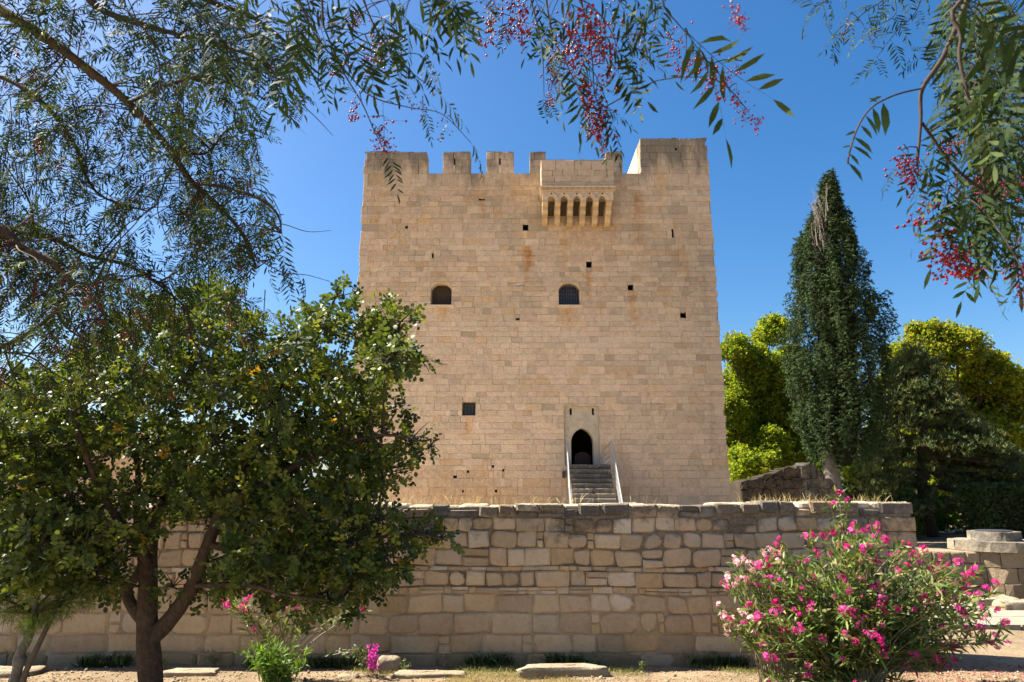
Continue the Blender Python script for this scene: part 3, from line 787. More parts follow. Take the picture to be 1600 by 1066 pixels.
handrail([(2.2, YL, ZL - .02), (2.14, botY + .1, 0.12)], 0.95, 4, 'left-hand steel handrail')
# ------------------------------------------------------------------ the low boundary wall
WY = 7.5; WX1 = 4.285; WX0 = -7.4
r3 = random.Random(21)
def zw(py): return at(800, py, WY).z
wall = empty('boundary_wall', (-1.0, WY + .3, 0), 'long low wall of rough tan limestone blocks and chinking in front of the castle', 'wall')
ytop = [1036, 1022, 991, 958, 929, 918, 893, 885.5, 857, 831, 808]       # course lines in the photograph from the footing up
cz = [zw(y) for y in ytop]; cz[0] = -0.05
ZTOP = zw(788.5)
cz += [ZTOP]
W_TINT = [(0.64, 0.495, 0.32), (0.60, 0.45, 0.285), (0.64, 0.51, 0.35), (0.57, 0.41, 0.235), (0.67, 0.55, 0.40), (0.53, 0.405, 0.27), (0.61, 0.455, 0.30)]
def wt():
    c = r3.choice(W_TINT); k = r3.uniform(0.84, 1.12); return tuple(v * k for v in c)
def top_at(x): return ZTOP + 0.006 * math.sin(x * 2.3) + 0.006 * math.sin(x * 7.1) + (0.03 if x > 2.2 else 0) 
stones = []
for i in range(len(cz) - 1):
    z0, z1 = cz[i], cz[i + 1]; h = z1 - z0
    x = WX0 + r3.uniform(0, .1)
    chink = h < 0.09
    while x < WX1 - 1e-6:
        if i == 0: w = r3.uniform(.3, .6)
        elif chink: w = r3.uniform(0.07, 0.26)
        elif i in (1, 2, 3): w = r3.uniform(0.2, 0.42) * (1.5 if r3.random() < .15 else 1)
        else: w = r3.uniform(0.15, 0.30) * (1.4 if r3.random() < .12 else 1)
        if i >= 9 and x > WX1 - 0.75: w = WX1 - x if x > WX1 - .5 else WX1 - .37 - x
        lim = 0.06 if chink else 0.13
        if w < lim: w = lim
        if WX1 - (x + w) < lim: w = WX1 - x
        cxs_ = x + w / 2
        quoin = x + w > WX1 - 1e-6
        f = -0.012 if i == 0 else 0.0
        parts_ = [(x, x + w, z0, z1)]
        if not chink and not quoin and i > 3 and w > .2 and r3.random() < .16:
            zz = z0 + h * r3.uniform(.35, .6); parts_ = [(x, x + w, z0, zz), (x, x + w, zz, z1)]
        elif chink and h > .05 and r3.random() < .45: zz = z0 + h * .5; parts_ = [(x, x + w, z0, zz), (x, x + w, zz, z1)]
        elif i == 10 and not quoin and r3.random() < .22: parts_ = [(x, x + w, z0, z1 - .045)]
        elif not chink and not quoin and 0 < i and r3.random() < .10 and w > .24:
            xx = x + w * r3.uniform(.68, .8); parts_ = [(x, xx, z0, z1), (xx, x + w, z0, z0 + h * .5), (xx, x + w, z0 + h * .5, z1)]
        for (a, b_, c, d) in parts_:
            g = 0.0025 if i <= 3 else 0.004
            if chink: g = .0015
            smooth_st = i in (1, 2, 3, 4)
            tz = top_at((a + b_) / 2) - ZTOP if d >= ZTOP - 1e-6 else r3.uniform(-.012, .012) * (0 if chink else 1)
            hh = (d - c) - 2 * g; ww = (b_ - a) - 2 * g
            hh *= r3.uniform(.93, 1.0) if not quoin else 1
            V, Fc = rubble((a + b_) / 2, (c + d) / 2 + tz * (1 if d >= ZTOP - 1e-6 else .5), ww, hh, WY + f + (r3.uniform(-.010, .003) if i < 5 else r3.uniform(-.016, .008)), 0.5 if quoin else 0.3, r3,
                           bulge=(0.006 if quoin else (0.009 if i < 5 else .014)), irr=0.02 if quoin else (0.14 if smooth_st else 0.17), rad=0.10 if quoin else r3.choice([.12, .2, .35, .5]))
            def wz(xx, zz): return (.008 * math.sin(1.3 * xx + 2.2 * zz) + .007 * math.sin(3.7 * xx + 5 * zz + 1)) * min(1, max(0, zz * 2.5)) * min(1, max(0, (ZTOP + .05 - zz) * 3)) * min(1, max(0, (WX1 - .3 - xx) * 2))
            V = [(v[0] + wz(v[2] * 3, v[0] * .5) * .5, v[1], v[2] + wz(v[0], v[2])) for v in V]
            t = wt()
            if i == 0: t = tuple(v * .72 for v in t)
            if i == 10 and r3.random() < .5: t = jit(lerp3(t, (.36, .34, .31), .6), r3, .55, .8)
            stones.append((ww * hh, V, Fc, t))
        x += w
build_stones(stones, M_RUB, wall, 295, 'stone', 'chinking_stones', smooth=False)
# mortar body and rough top
core = MB(); core.box(WX0, WX1 - .03, WY + .015, WY + .70, cz[5], ZTOP - .03, (1, 1, 1)); core.build('wall_core', M_MORTAR_D, wall)
core = MB(); core.box(WX0, WX1 - .03, WY + .007, WY + .70, -.05, cz[5] - .004, (1, 1, 1)); core.build('wall_core', M_MORTAR_L, wall)
r4 = random.Random(4)
cap = []
x = WX0
while x < WX1 - .04:
    w = r4.uniform(.14, .42); w = min(w, WX1 - .02 - x)
    y = WY + .03
    while y < WY + .66:
        d = r4.uniform(.16, .32); d = min(d, WY + .70 - y + .01)
        zt = top_at(x) + r4.uniform(-.020, .010)
        V, Fc = rubble(0, 0, w - .01, max(d - .01, .05), 0, 0.09, r4, bulge=.008, irr=.09, rad=.3)
        V = [(x + w / 2 + v[0], y + d / 2 + v[2], zt - v[1] - .012) for v in V]      # stood up: face looks to the sky
        Fc = [f for f in Fc]
        cap.append((w * d, V, Fc, jit((0.50, 0.42, 0.31), r4, .9, 1.15))); y += d
    x += w
for a, V, Fc, t in cap: mesh('top_stone', V, Fc, M_RUIN, wall, tint=t)
# right end face of the wall
for k in range(5):
    z0 = k * .33
    MB().box(WX1 - .16, WX1 - .004, WY + .51, WY + .70, z0 + .004, min(z0 + .326, ZTOP - .02), wt()).build('quoin', M_RUB, wall)

# ------------------------------------------------------------------ rocks at the foot of the wall
def rock(name, c, sx, sy, sz, label, seed, mat=None, flat=False, group=None, cat='rock'):
    q = random.Random(seed); V = []; nu, nv = 22, 14
    mat = mat or M_RUIN
    for j in range(nv + 1):
        th = math.pi * j / nv
        for i in range(nu):
            ph = 2 * math.pi * i / nu
            x = math.sin(th) * math.cos(ph); y = math.sin(th) * math.sin(ph); z = math.cos(th)
            p = 0.32 if flat else 0.62
            x, y, z = [math.copysign(abs(v) ** p, v) for v in (x, y, z)]
            k = 1 + (.10 * math.sin(3 * ph + seed) + .06 * math.sin(7 * ph + 2 * th + seed * 2)) + q.uniform(-.05, .05)
            V.append((c[0] + x * sx * k, c[1] + y * sy * k, c[2] + z * sz * (1 + .16 * math.sin(4 * ph + seed * 3) * math.sin(th) + q.uniform(-.09, .09))))
    Fc = [(j * nu + i, (j + 1) * nu + i, (j + 1) * nu + (i + 1) % nu, j * nu + (i + 1) % nu) for j in range(nv) for i in range(nu)]
    o = mesh(name, V, Fc, mat, tint=(.36, .30, .22), smooth=True, origin=(c[0], c[1], 0)); tag(o, label, cat, group); return o
def G(px, py): return gnd(px, py)
p = G(608, 1047); rock('rock', (p.x, p.y - .02, .05), .125, .08, .085, 'pale knobbly boulder beside the magenta flowers at the wall foot', 1)
p = G(668, 1056); rock('stone_slab', (p.x, p.y, .0), .33, .08, .035, 'long flat pale stone lying right of the magenta flowers', 2, flat=True, cat='stone slab')
p = G(880, 1053); rock('stone_slab', (p.x, p.y, .02), .40, .085, .055, 'grey squared kerb stone lying in the grass below the staircase', 3, flat=True, cat='stone slab')
p = G(300, 1052); rock('stone_slab', (p.x, p.y, .0), .25, .09, .03, 'flat earthy stone lying right of the carob trunk', 4, flat=True, cat='stone slab')
p = G(545, 1060); rock('rock', (p.x, p.y, .0), .10, .05, .035, 'low white rock left of the knobbly boulder, under trailing leaves', 5)
p = G(12, 1052); rock('stone_slab', (p.x, p.y, .0), .30, .12, .045, 'flat pale slab at the foot of the leaning sapling', 6, flat=True, cat='stone slab')
# pebbles and crumbs of stone (nobody could count them)
tV = np.array([(1, 0, 0), (0, 1, 0), (-1, 0, 0), (0, -1, 0), (0, 0, .7), (0, 0, -.7)], float)
tF = np.array([(0, 1, 4), (1, 2, 4), (2, 3, 4), (3, 0, 4), (1, 0, 5), (2, 1, 5), (3, 2, 5), (0, 3, 5)])
N = 9000
Px = rng.uniform(-6, 9.5, N); Py = rng.uniform(5.2, 12.5, N); Py[:5500] = rng.uniform(6.3, 7.4, 5500)
keep = ~((Py > 7.42) & (Py < 8.3) & (Px < 4.4)) & ~((Py > 9.3) & (Py < 11.3) & (Px > 5.6)) & ~((Py > 8.2) & (Px < 4.5)); Px, Py = Px[keep], Py[keep]; N = len(Px)
sc = rng.uniform(.003, .013, N) * np.where(rng.random(N) < .06, 2.0, 1)
P = np.stack([Px, Py, ground_h(Px, Py) + sc * .3], 1)
M = basis(rng.normal(size=(N, 3)), rng.normal(size=(N, 3)), sc)
tint = np.repeat(np.array([.42, .35, .26])[None] * rng.uniform(.6, 1.4, (N, 1)), 6, 0)
tag(mesh('gravel', scatter(tV, M, P), rep_faces(tF, N, 6), M_RUIN, origin=(0, 8, 0), tint=tint), 'loose pebbles and crumbs of stone on the dry ground', 'gravel', kind='stuff')

# ------------------------------------------------------------------ ruined wall stump behind the cypress
RY = 21.5
ruin = empty('ruined_wall', at(1230, 780, RY), 'dark weathered stump of a fallen wall beside the cypress trunk', 'ruin')
prof = [(1158, 790), (1158, 757), (1172, 750), (1200, 745), (1225, 735), (1250, 731), (1252, 726), (1277, 725), (1280, 732), (1291, 742), (1303, 752), (1306, 765), (1309, 800)]
V = []; Fc = []
q = random.Random(8); cols_ = 30; rows_ = 9
def prof_z(px):
    for a, b_ in zip(prof[1:-1], prof[2:]):
        if a[0] <= px <= b_[0]: t = (px - a[0]) / max(b_[0] - a[0], .01); return a[1] + (b_[1] - a[1]) * t
    return 790
stn = []
RZ = [0, .42, .7, 1.12, 1.4, 1.82, 2.1, 2.6]
for j in range(7):
    zb, zt_ = RZ[j], RZ[j + 1]
    px = 1158
    while px < 1305:
        w = q.uniform(6, 20); a = at(px, 760, RY).x; b_ = at(min(px + w, 1307), 760, RY).x
        lim = at(800, prof_z(min(px + w / 2, 1303)), RY).z
        if zb < lim - .02:
            top_ = zt_
            V1, F1 = rubble((a + b_) / 2, (zb + top_) / 2, (b_ - a) + .02, (top_ - zb) + .02, RY + q.uniform(-.03, .03), 1.1, q, bulge=.025, irr=.10, rad=.25)
            def cl_(x, z):
                u = 800 + (x - 0) * F / (RY / 1.0255); return min(z, at(800, prof_z(min(max(u, 1159), 1305)), RY).z + .05 * math.sin(x * 9))
            V1 = [(v[0] + q.uniform(-.02, .02), v[1] + q.uniform(-.04, .04), cl_(v[0], v[2]) + q.uniform(-.035, .035)) for v in V1]
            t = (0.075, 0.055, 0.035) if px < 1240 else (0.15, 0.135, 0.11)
            stn.append(((b_ - a) * (top_ - zb), V1, F1, jit(t, q, .75, 1.1)))
        px += w
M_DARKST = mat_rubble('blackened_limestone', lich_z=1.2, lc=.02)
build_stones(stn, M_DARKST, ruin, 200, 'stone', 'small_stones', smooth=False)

# ------------------------------------------------------------------ stepped round wellhead on the right
well = empty('stone_wellhead', (8.3, 12.4, 0), 'stepped round stone wellhead on a block wall at the right', 'well')
WLY = 11.6; r6 = random.Random(66)
sz0, sz1 = at(800, 864, WLY).z, at(800, 848.5, WLY).z
wcx, wcy = 8.33, 12.25; RB = .68
def ring_block(cx, cy, r0, r1, a0, a1, z0, z1, r, n=3, ero=.015):
    V = []
    for z, s in ((z0, 0), (z1, 0)):
        for k in range(n + 1):
            a = a0 + (a1 - a0) * k / n; V.append((cx + (r0) * math.cos(a), cy + r0 * math.sin(a), z))
        for k in range(n + 1):
            a = a0 + (a1 - a0) * k / n; rr = r1 + r.uniform(-ero, ero); V.append((cx + rr * math.cos(a), cy + rr * math.sin(a), z + r.uniform(-ero, ero) * .4))
    m = n + 1; V2 = V; B = 2 * m; F_ = []
    for k in range(n):
        F_.append((k, k + 1, m + k + 1, m + k)); F_.append((B + k, B + m + k, B + m + k + 1, B + k + 1))
        F_.append((m + k, m + k + 1, B + m + k + 1, B + m + k)); F_.append((k, B + k, B + k + 1, k + 1))
    F_.append((0, m, B + m, B)); F_.append((n, B + n, B + m + n, m + n)); return V2, F_
for rowi in range(3):
    z0 = sz0 * rowi / 3; z1 = sz0 * (rowi + 1) / 3 - .006; nb = 9; off = .5 * (rowi % 2)
    for k in range(nb):
        a0 = 2 * math.pi * (k + off + .012) / nb; a1 = 2 * math.pi * (k + off + .988) / nb
        V, Fc = ring_block(wcx, wcy, RB - .3, RB + r6.uniform(-.02, .02) - .06, a0, a1, z0, z1, r6, 4)
        mesh('stone', V, Fc, M_WELL, well, tint=jit((.28, .22, .15), r6, .75, 1.05))
nb = 4
for k in range(nb):
    a0 = 2 * math.pi * (k + .01) / nb; a1 = 2 * math.pi * (k + .99) / nb
    V, Fc = ring_block(wcx, wcy, 0.2, RB + .02, a0, a1, sz0, sz1, r6, 9, .012)
    mesh('slab', V, Fc, M_WELL, well, tint=jit((.27, .23, .175), r6, .85, 1.05))
dz = at(800, 832, 11.9).z
nb = 4
for k in range(nb):
    a0 = 2 * math.pi * (k + .006) / nb; a1 = 2 * math.pi * (k + .994) / nb
    V, Fc = ring_block(wcx, wcy, 0.2, .39, a0, a1, sz1 + .003, dz, r6, 9, .006)
    mesh('drum_stone', V, Fc, M_WELL, well, tint=(.32, .28, .22))
MB().tube([(wcx, wcy, dz + .002), (wcx, wcy, dz + .02)], .27, 20, (1, 1, 1)).build('iron_cover', M_IRON, well)
# lower wall running left from the wellhead
lw = empty('low_block_wall', (6.6, 12.0, 0), 'low block wall behind the oleander running under the round wellhead', 'wall')
lz = at(800, 862, 11.9).z
for j in range(4):
    x = 5.2
    while x < 10.55:
        w = r6.uniform(.2, .42); w = min(w, 10.6 - x)
        V, Fc = ashlar(x, x + w, lz * j / 4, lz * (j + 1) / 4, 11.9, .45, g=.005, bev=.02, proud=r6.uniform(0, .02), r=r6)
        V += [(x + .006, 11.9 + .02, lz * (j + 1) / 4 - .006), (x + w - .006, 11.9 + .02, lz * (j + 1) / 4 - .006), (x + w - .006, 12.35, lz * (j + 1) / 4 - .006), (x + .006, 12.35, lz * (j + 1) / 4 - .006)]
        Fc.append((12, 13, 14, 15))
        mesh('stone', V, Fc, M_WELL, lw, tint=jit((.30, .235, .16), r6, .8, 1.1)); x += w
MB().box(5.23, 10.5, 11.96, 12.33, 0, lz - .03).build('mortar_core', M_MORTAR, lw)
for i, (px, py, sx, sy, sz_, lb) in enumerate([(1548, 940, .36, .22, .10, 'broad pale rubble block at the foot of the wellhead, leftmost of the three'),
                                       (1590, 926, .34, .2, .09, 'flat rubble block lying against the wellhead wall, highest of the three'), (1588, 948, .26, .16, .11, 'brown-sided rubble block in front of the wellhead, nearest the paving')]):
    p = G(px, py + 8); rock('rubble_block', (p.x, p.y, .05), sx, sy, sz_, lb, 40 + i, flat=True, group='rubble at the foot of the wellhead', cat='rubble')

# ------------------------------------------------------------------ ruined building far left, seen through the leaves
fb = empty('far_ruined_building', (-20, 34, 0), 'low brown stone building glimpsed between the leaves at far left', 'building')
fx0, fx1, fzt = -27.0, -20.5, 5.0
for j in range(12):
    x = fx0
    while x < fx1 - .01:
        w = r6.uniform(.6, 1.1); w = min(w, fx1 - x)
        if fx1 - x - w < .4: w = fx1 - x
        V, Fc = ashlar(x, x + w, fzt * j / 12, fzt * (j + 1) / 12, 34, .3, r=r6)
        if x + w < fx1 - .01 or j < 11: mesh('stone', V, Fc, M_ASH, fb, tint=ash_tint(r=r6))
        x += w
MB().box(fx0 + .02, fx1 - .02, 34.05, 39, 0, fzt - .05).build('wall_core', M_SIDE, fb)
# ------------------------------------------------------------------ foliage tools
def leaf_quadF(): return np.array([(0, 1, 2, 2), (1, 3, 4, 2), (3, 5, 5, 4)])
def blade(l, w, bend=0.12, wid=.5):
    """lanceolate or oval blade along +x: 8 verts, 3 quads folded on the midrib"""
    V = np.array([(0, 0, 0), (l * .3, w * .42, bend * l * .2), (l * .3, -w * .42, bend * l * .2), (l * .65, w * .46, 0), (l * .65, -w * .46, 0), (l, 0, -bend * l)])
    Fq = [(0, 2, 1), (1, 2, 4), (1, 4, 3), (3, 4, 5)]
    return V, np.array(Fq)
def compose(items):
    """items: list of (V, F) -> merged"""
    V = []; Fc = []; n = 0
    for v, f in items: V.append(v); Fc.append(f + n); n += len(v)
    return np.vstack(V), np.vstack(Fc)
def xf(V, ang, el, pos, s=1.0, roll=0.0):
    """rotate a blade: heading ang in the xy plane, elevation el, moved to pos"""
    c, s_ = math.cos(roll), math.sin(roll)
    V = V @ np.array([[1, 0, 0], [0, c, s_], [0, -s_, c]]) * s
    c, s_ = math.cos(el), math.sin(el); V = V @ np.array([[c, 0, s_], [0, 1, 0], [-s_, 0, c]])
    c, s_ = math.cos(ang), math.sin(ang); V = V @ np.array([[c, s_, 0], [-s_, c, 0], [0, 0, 1]])
    return V + np.array(pos)
def thin_strip(p0, p1, w):
    p0 = np.array(p0); p1 = np.array(p1)
    V = np.array([p0 + (0, w, 0), p0 + (0, -w * .5, w * .8), p0 + (0, -w * .5, -w * .8), p1 + (0, w * .4, 0), p1 + (0, -w * .2, w * .3), p1 + (0, -w * .2, -w * .3)])
    return V, np.array([(0, 1, 4), (0, 4, 3), (1, 2, 5), (1, 5, 4), (2, 0, 3), (2, 3, 5)])
def pepper_leaf(pairs, r, ll=.30, lw=.045, droop=.25):
    """compound leaf of unit length along +x with narrow drooping leaflets"""
    it = []; prev = np.array([0., 0, 0])
    for i in range(8):
        t = (i + 1) / 8; q = np.array([t, 0.04 * math.sin(t * 3), -droop * t * t]); it.append(thin_strip(prev, q, .006 * (1.3 - t))); prev = q
    for i in range(pairs):
        t = .14 + .84 * i / pairs
        for s in (-1, 1):
            if r.random() < .06: continue
            tt = t + (.02 if s > 0 else 0)
            pos = (tt, 0.04 * math.sin(tt * 3), -droop * tt * tt)
            L = ll * (1 - .55 * max(0, t - .35)) * r.uniform(.85, 1.1)
            V, Fc = blade(L, lw * r.uniform(.85, 1.15), r.uniform(.05, .3))
            it.append((xf(V, s * r.uniform(.75, 1.1), -r.uniform(.05, .45), pos, 1, r.uniform(-.6, .6)), Fc))
    V, Fc = blade(ll * .8, lw, .1); it.append((xf(V, 0, -.3, prev), Fc))
    return compose(it)
def carob_spray(r, n=4):
    it = [thin_strip((0, 0, 0), (1, 0, .0), .010)]
    for i in range(n):
        for s in (-1, 1):
            V, Fc = blade(.40 * r.uniform(.8, 1.1), .30 * r.uniform(.85, 1.1), r.uniform(-.08, .2))
            it.append((xf(V, s * r.uniform(.8, 1.3), r.uniform(-.4, .5), (.15 + .8 * i / n, 0, 0), 1, r.uniform(-.7, .7)), Fc))
    V, Fc = blade(.36, .27, .1); it.append((xf(V, 0, 0, (.95, 0, 0)), Fc))
    return compose(it)
def tuft(r, n, ll, lw, spread):
    it = []
    for i in range(n):
        V, Fc = blade(ll * r.uniform(.6, 1.1), lw, r.uniform(-.1, .2))
        it.append((xf(V, r.uniform(-math.pi, math.pi), r.uniform(math.pi / 2 - spread, math.pi / 2), (r.uniform(-.1, .1), r.uniform(-.1, .1), 0), 1, r.uniform(-1.5, 1.5)), Fc))
    return compose(it)
def place_many(temps, D, Nn, S, P, tint, name, mat, parent, kind=None, **k):
    """merge copies of several templates into one mesh"""
    idx = rng.integers(0, len(temps), len(P)); Vs = []; Fs = []; Ts = []; n = 0
    for ti, (tv, tf) in enumerate(temps):
        m = idx == ti
        if not m.any(): continue
        M = basis(D[m], Nn[m], S[m]); V = scatter(tv, M, P[m]); Vs.append(V); Fs.append(rep_faces(tf, m.sum(), len(tv)) + n); n += len(V)
        Ts.append(np.repeat(tint[m], len(tv), 0))
    T = np.vstack(Ts); Vv = np.vstack(Vs)
    return mesh(name, Vv, np.vstack(Fs), mat, parent, tint=T, kind=kind, **k)
def tints(n, cols, var=.2, w=None):
    c = np.array(cols)[rng.choice(len(cols), n, p=w)]; return np.clip(c * rng.uniform(1 - var, 1 + var, (n, 1)), 0, 1)
def shell_points(clumps, per_area, squash=1.0, inner=.35):
    """points through ellipsoid clumps (cx,cy,cz,rx,ry,rz), biased outward; returns P, outward normal, clump index"""
    P = []; O = []; I = []
    for ci, c in enumerate(clumps):
        cx, cy, cz_, rx, ry, rz = c; n = max(6, int(per_area * (rx * ry * rz) ** (2 / 3)))
        d = rng.normal(size=(n, 3)); d /= np.linalg.norm(d, axis=1, keepdims=True)
        rr = rng.uniform(inner, 1.0, n) ** .6 * rng.uniform(.85, 1.12, n)
        P.append(np.array([cx, cy, cz_]) + d * rr[:, None] * np.array([rx, ry, rz])); O.append(d); I.append(np.full(n, ci))
    return np.vstack(P), np.vstack(O), np.concatenate(I)

# ------------------------------------------------------------------ far broadleaf trees (yellow-green)
def broad_tree(name, base, px_clumps, Y, label, group, cols, per, seed, leaf=.20, trunk_r=.25, dY=3.0):
    global rng
    rng = np.random.default_rng(seed); q = random.Random(seed)
    root = empty(name, base, label, 'tree', group); cl = []
    for (px, py, rp) in px_clumps:
        y = Y + q.uniform(-dY, dY) * .6; c = at(px, py, y); rr = rp / F * y
        cl.append((c.x, c.y, c.z, rr * .92, rr * 1.0, rr * .72))
        for k in range(14):                                             # smaller knots break the outline
            a = q.uniform(0, 6.283); e = q.uniform(-.7, 1.3)
            cl.append((c.x + math.cos(a) * math.cos(e) * rr * .85, c.y + math.sin(a) * math.cos(e) * rr * .85, c.z + math.sin(e) * rr * .7, rr * .33, rr * .33, rr * .26))
    P, O, I = shell_points(cl, per)
    P += rng.normal(size=P.shape) * .12; n = len(P); D = O + rng.normal(size=(n, 3)) * .8; D[:, 2] -= .1; Nn = O * .6 + rng.normal(size=(n, 3)) * .5 + np.array([0, 0, .8])
    T = tints(n, cols, .22); ck = rng.uniform(.82, 1.15, len(cl)); T *= ck[I][:, None]
    tmp = [tuft(q, 5, 1.0, .42, 1.3) for _ in range(5)]
    place_many(tmp, Nn, D, rng.uniform(.75, 1.25, n) * leaf, P, np.clip(T, 0, 1), 'crown', M_LEAF_F, root)
    b = MB(); top = Vector((sum(c[0] for c in cl) / len(cl), sum(c[1] for c in cl) / len(cl), sum(c[2] for c in cl) / len(cl)))
    fork = Vector(base).lerp(top, .35); fork.x = base[0] * .7 + top.x * .3
    b.tube(smooth_path([base, Vector(base).lerp(fork, .5) + Vector((.1, 0, 0)), fork]), [trunk_r * (1.2 - .5 * i / 8) for i in range(9)], 9)
    b.build('trunk', M_BARK, root, smooth=True)
    for c in cl[::15]:
        e = Vector(c[:3]); md = fork.lerp(e, .5) + Vector((0, 0, .4))
        lb = MB(); pts = smooth_path([fork - Vector((0, 0, .3)), md, e]); lb.tube(pts, [trunk_r * .45 * (1 - .8 * i / (len(pts) - 1)) for i in range(len(pts))], 6)
        for k in range(4):
            f = e + Vector((q.uniform(-1, 1) * c[3], q.uniform(-1, 1) * c[4], q.uniform(-.4, 1) * c[5])) * .8
            p2 = [pts[-4], pts[-4].lerp(f, .5) + Vector((0, 0, .1)), f]; lb.tube(p2, [trunk_r * .14, trunk_r * .1, trunk_r * .04], 4)
        lb.build('limb', M_BARK, root, smooth=True)
    return root
YG = [(0.19, 0.27, 0.02), (0.26, 0.31, 0.02), (0.12, 0.20, 0.018), (0.33, 0.33, 0.03)]
broad_tree('broadleaf_tree', (18.0, 53, 0), [(1150, 545, 28), (1205, 520, 30), (1165, 600, 42), (1230, 575, 38), (1155, 670, 38), (1215, 660, 45), (1175, 730, 40), (1250, 700, 40), (1240, 750, 36), (1270, 640, 30), (1225, 600, 36), (1245, 650, 34), (1185, 630, 36), (1160, 700, 36), (1180, 570, 34), (1140, 640, 30), (1200, 700, 40), (1150, 760, 34)],
           53, 'bright yellow-green tree between the castle corner and the cypress', 'yellow-green trees behind the castle grounds', YG, 560, 31)
broad_tree('broadleaf_tree', (27.5, 44, 0), [(1450, 540, 42), (1500, 545, 45), (1410, 560, 30), (1545, 590, 45), (1490, 620, 50), (1420, 620, 42), (1395, 680, 36), (1580, 640, 40), (1620, 620, 36), (1540, 680, 48), (1385, 600, 22), (1600, 700, 30), (1450, 690, 45), (1520, 740, 50), (1660, 680, 40)],
           44, 'broad yellow-green tree rising right of the cypress above the dark conifer', 'yellow-green trees behind the castle grounds', [(c[0] * 1.0, c[1] * .92, c[2]) for c in YG], 600, 32)
broad_tree('broadleaf_tree', (18.5, 40, 0), [(1345, 740, 22), (1370, 700, 25), (1385, 745, 26), (1420, 800, 14), (1480, 812, 12)],
           40, 'low light-green tree seen between the cypress trunk and the dark conifer', 'yellow-green trees behind the castle grounds', YG, 560, 33, trunk_r=.14)

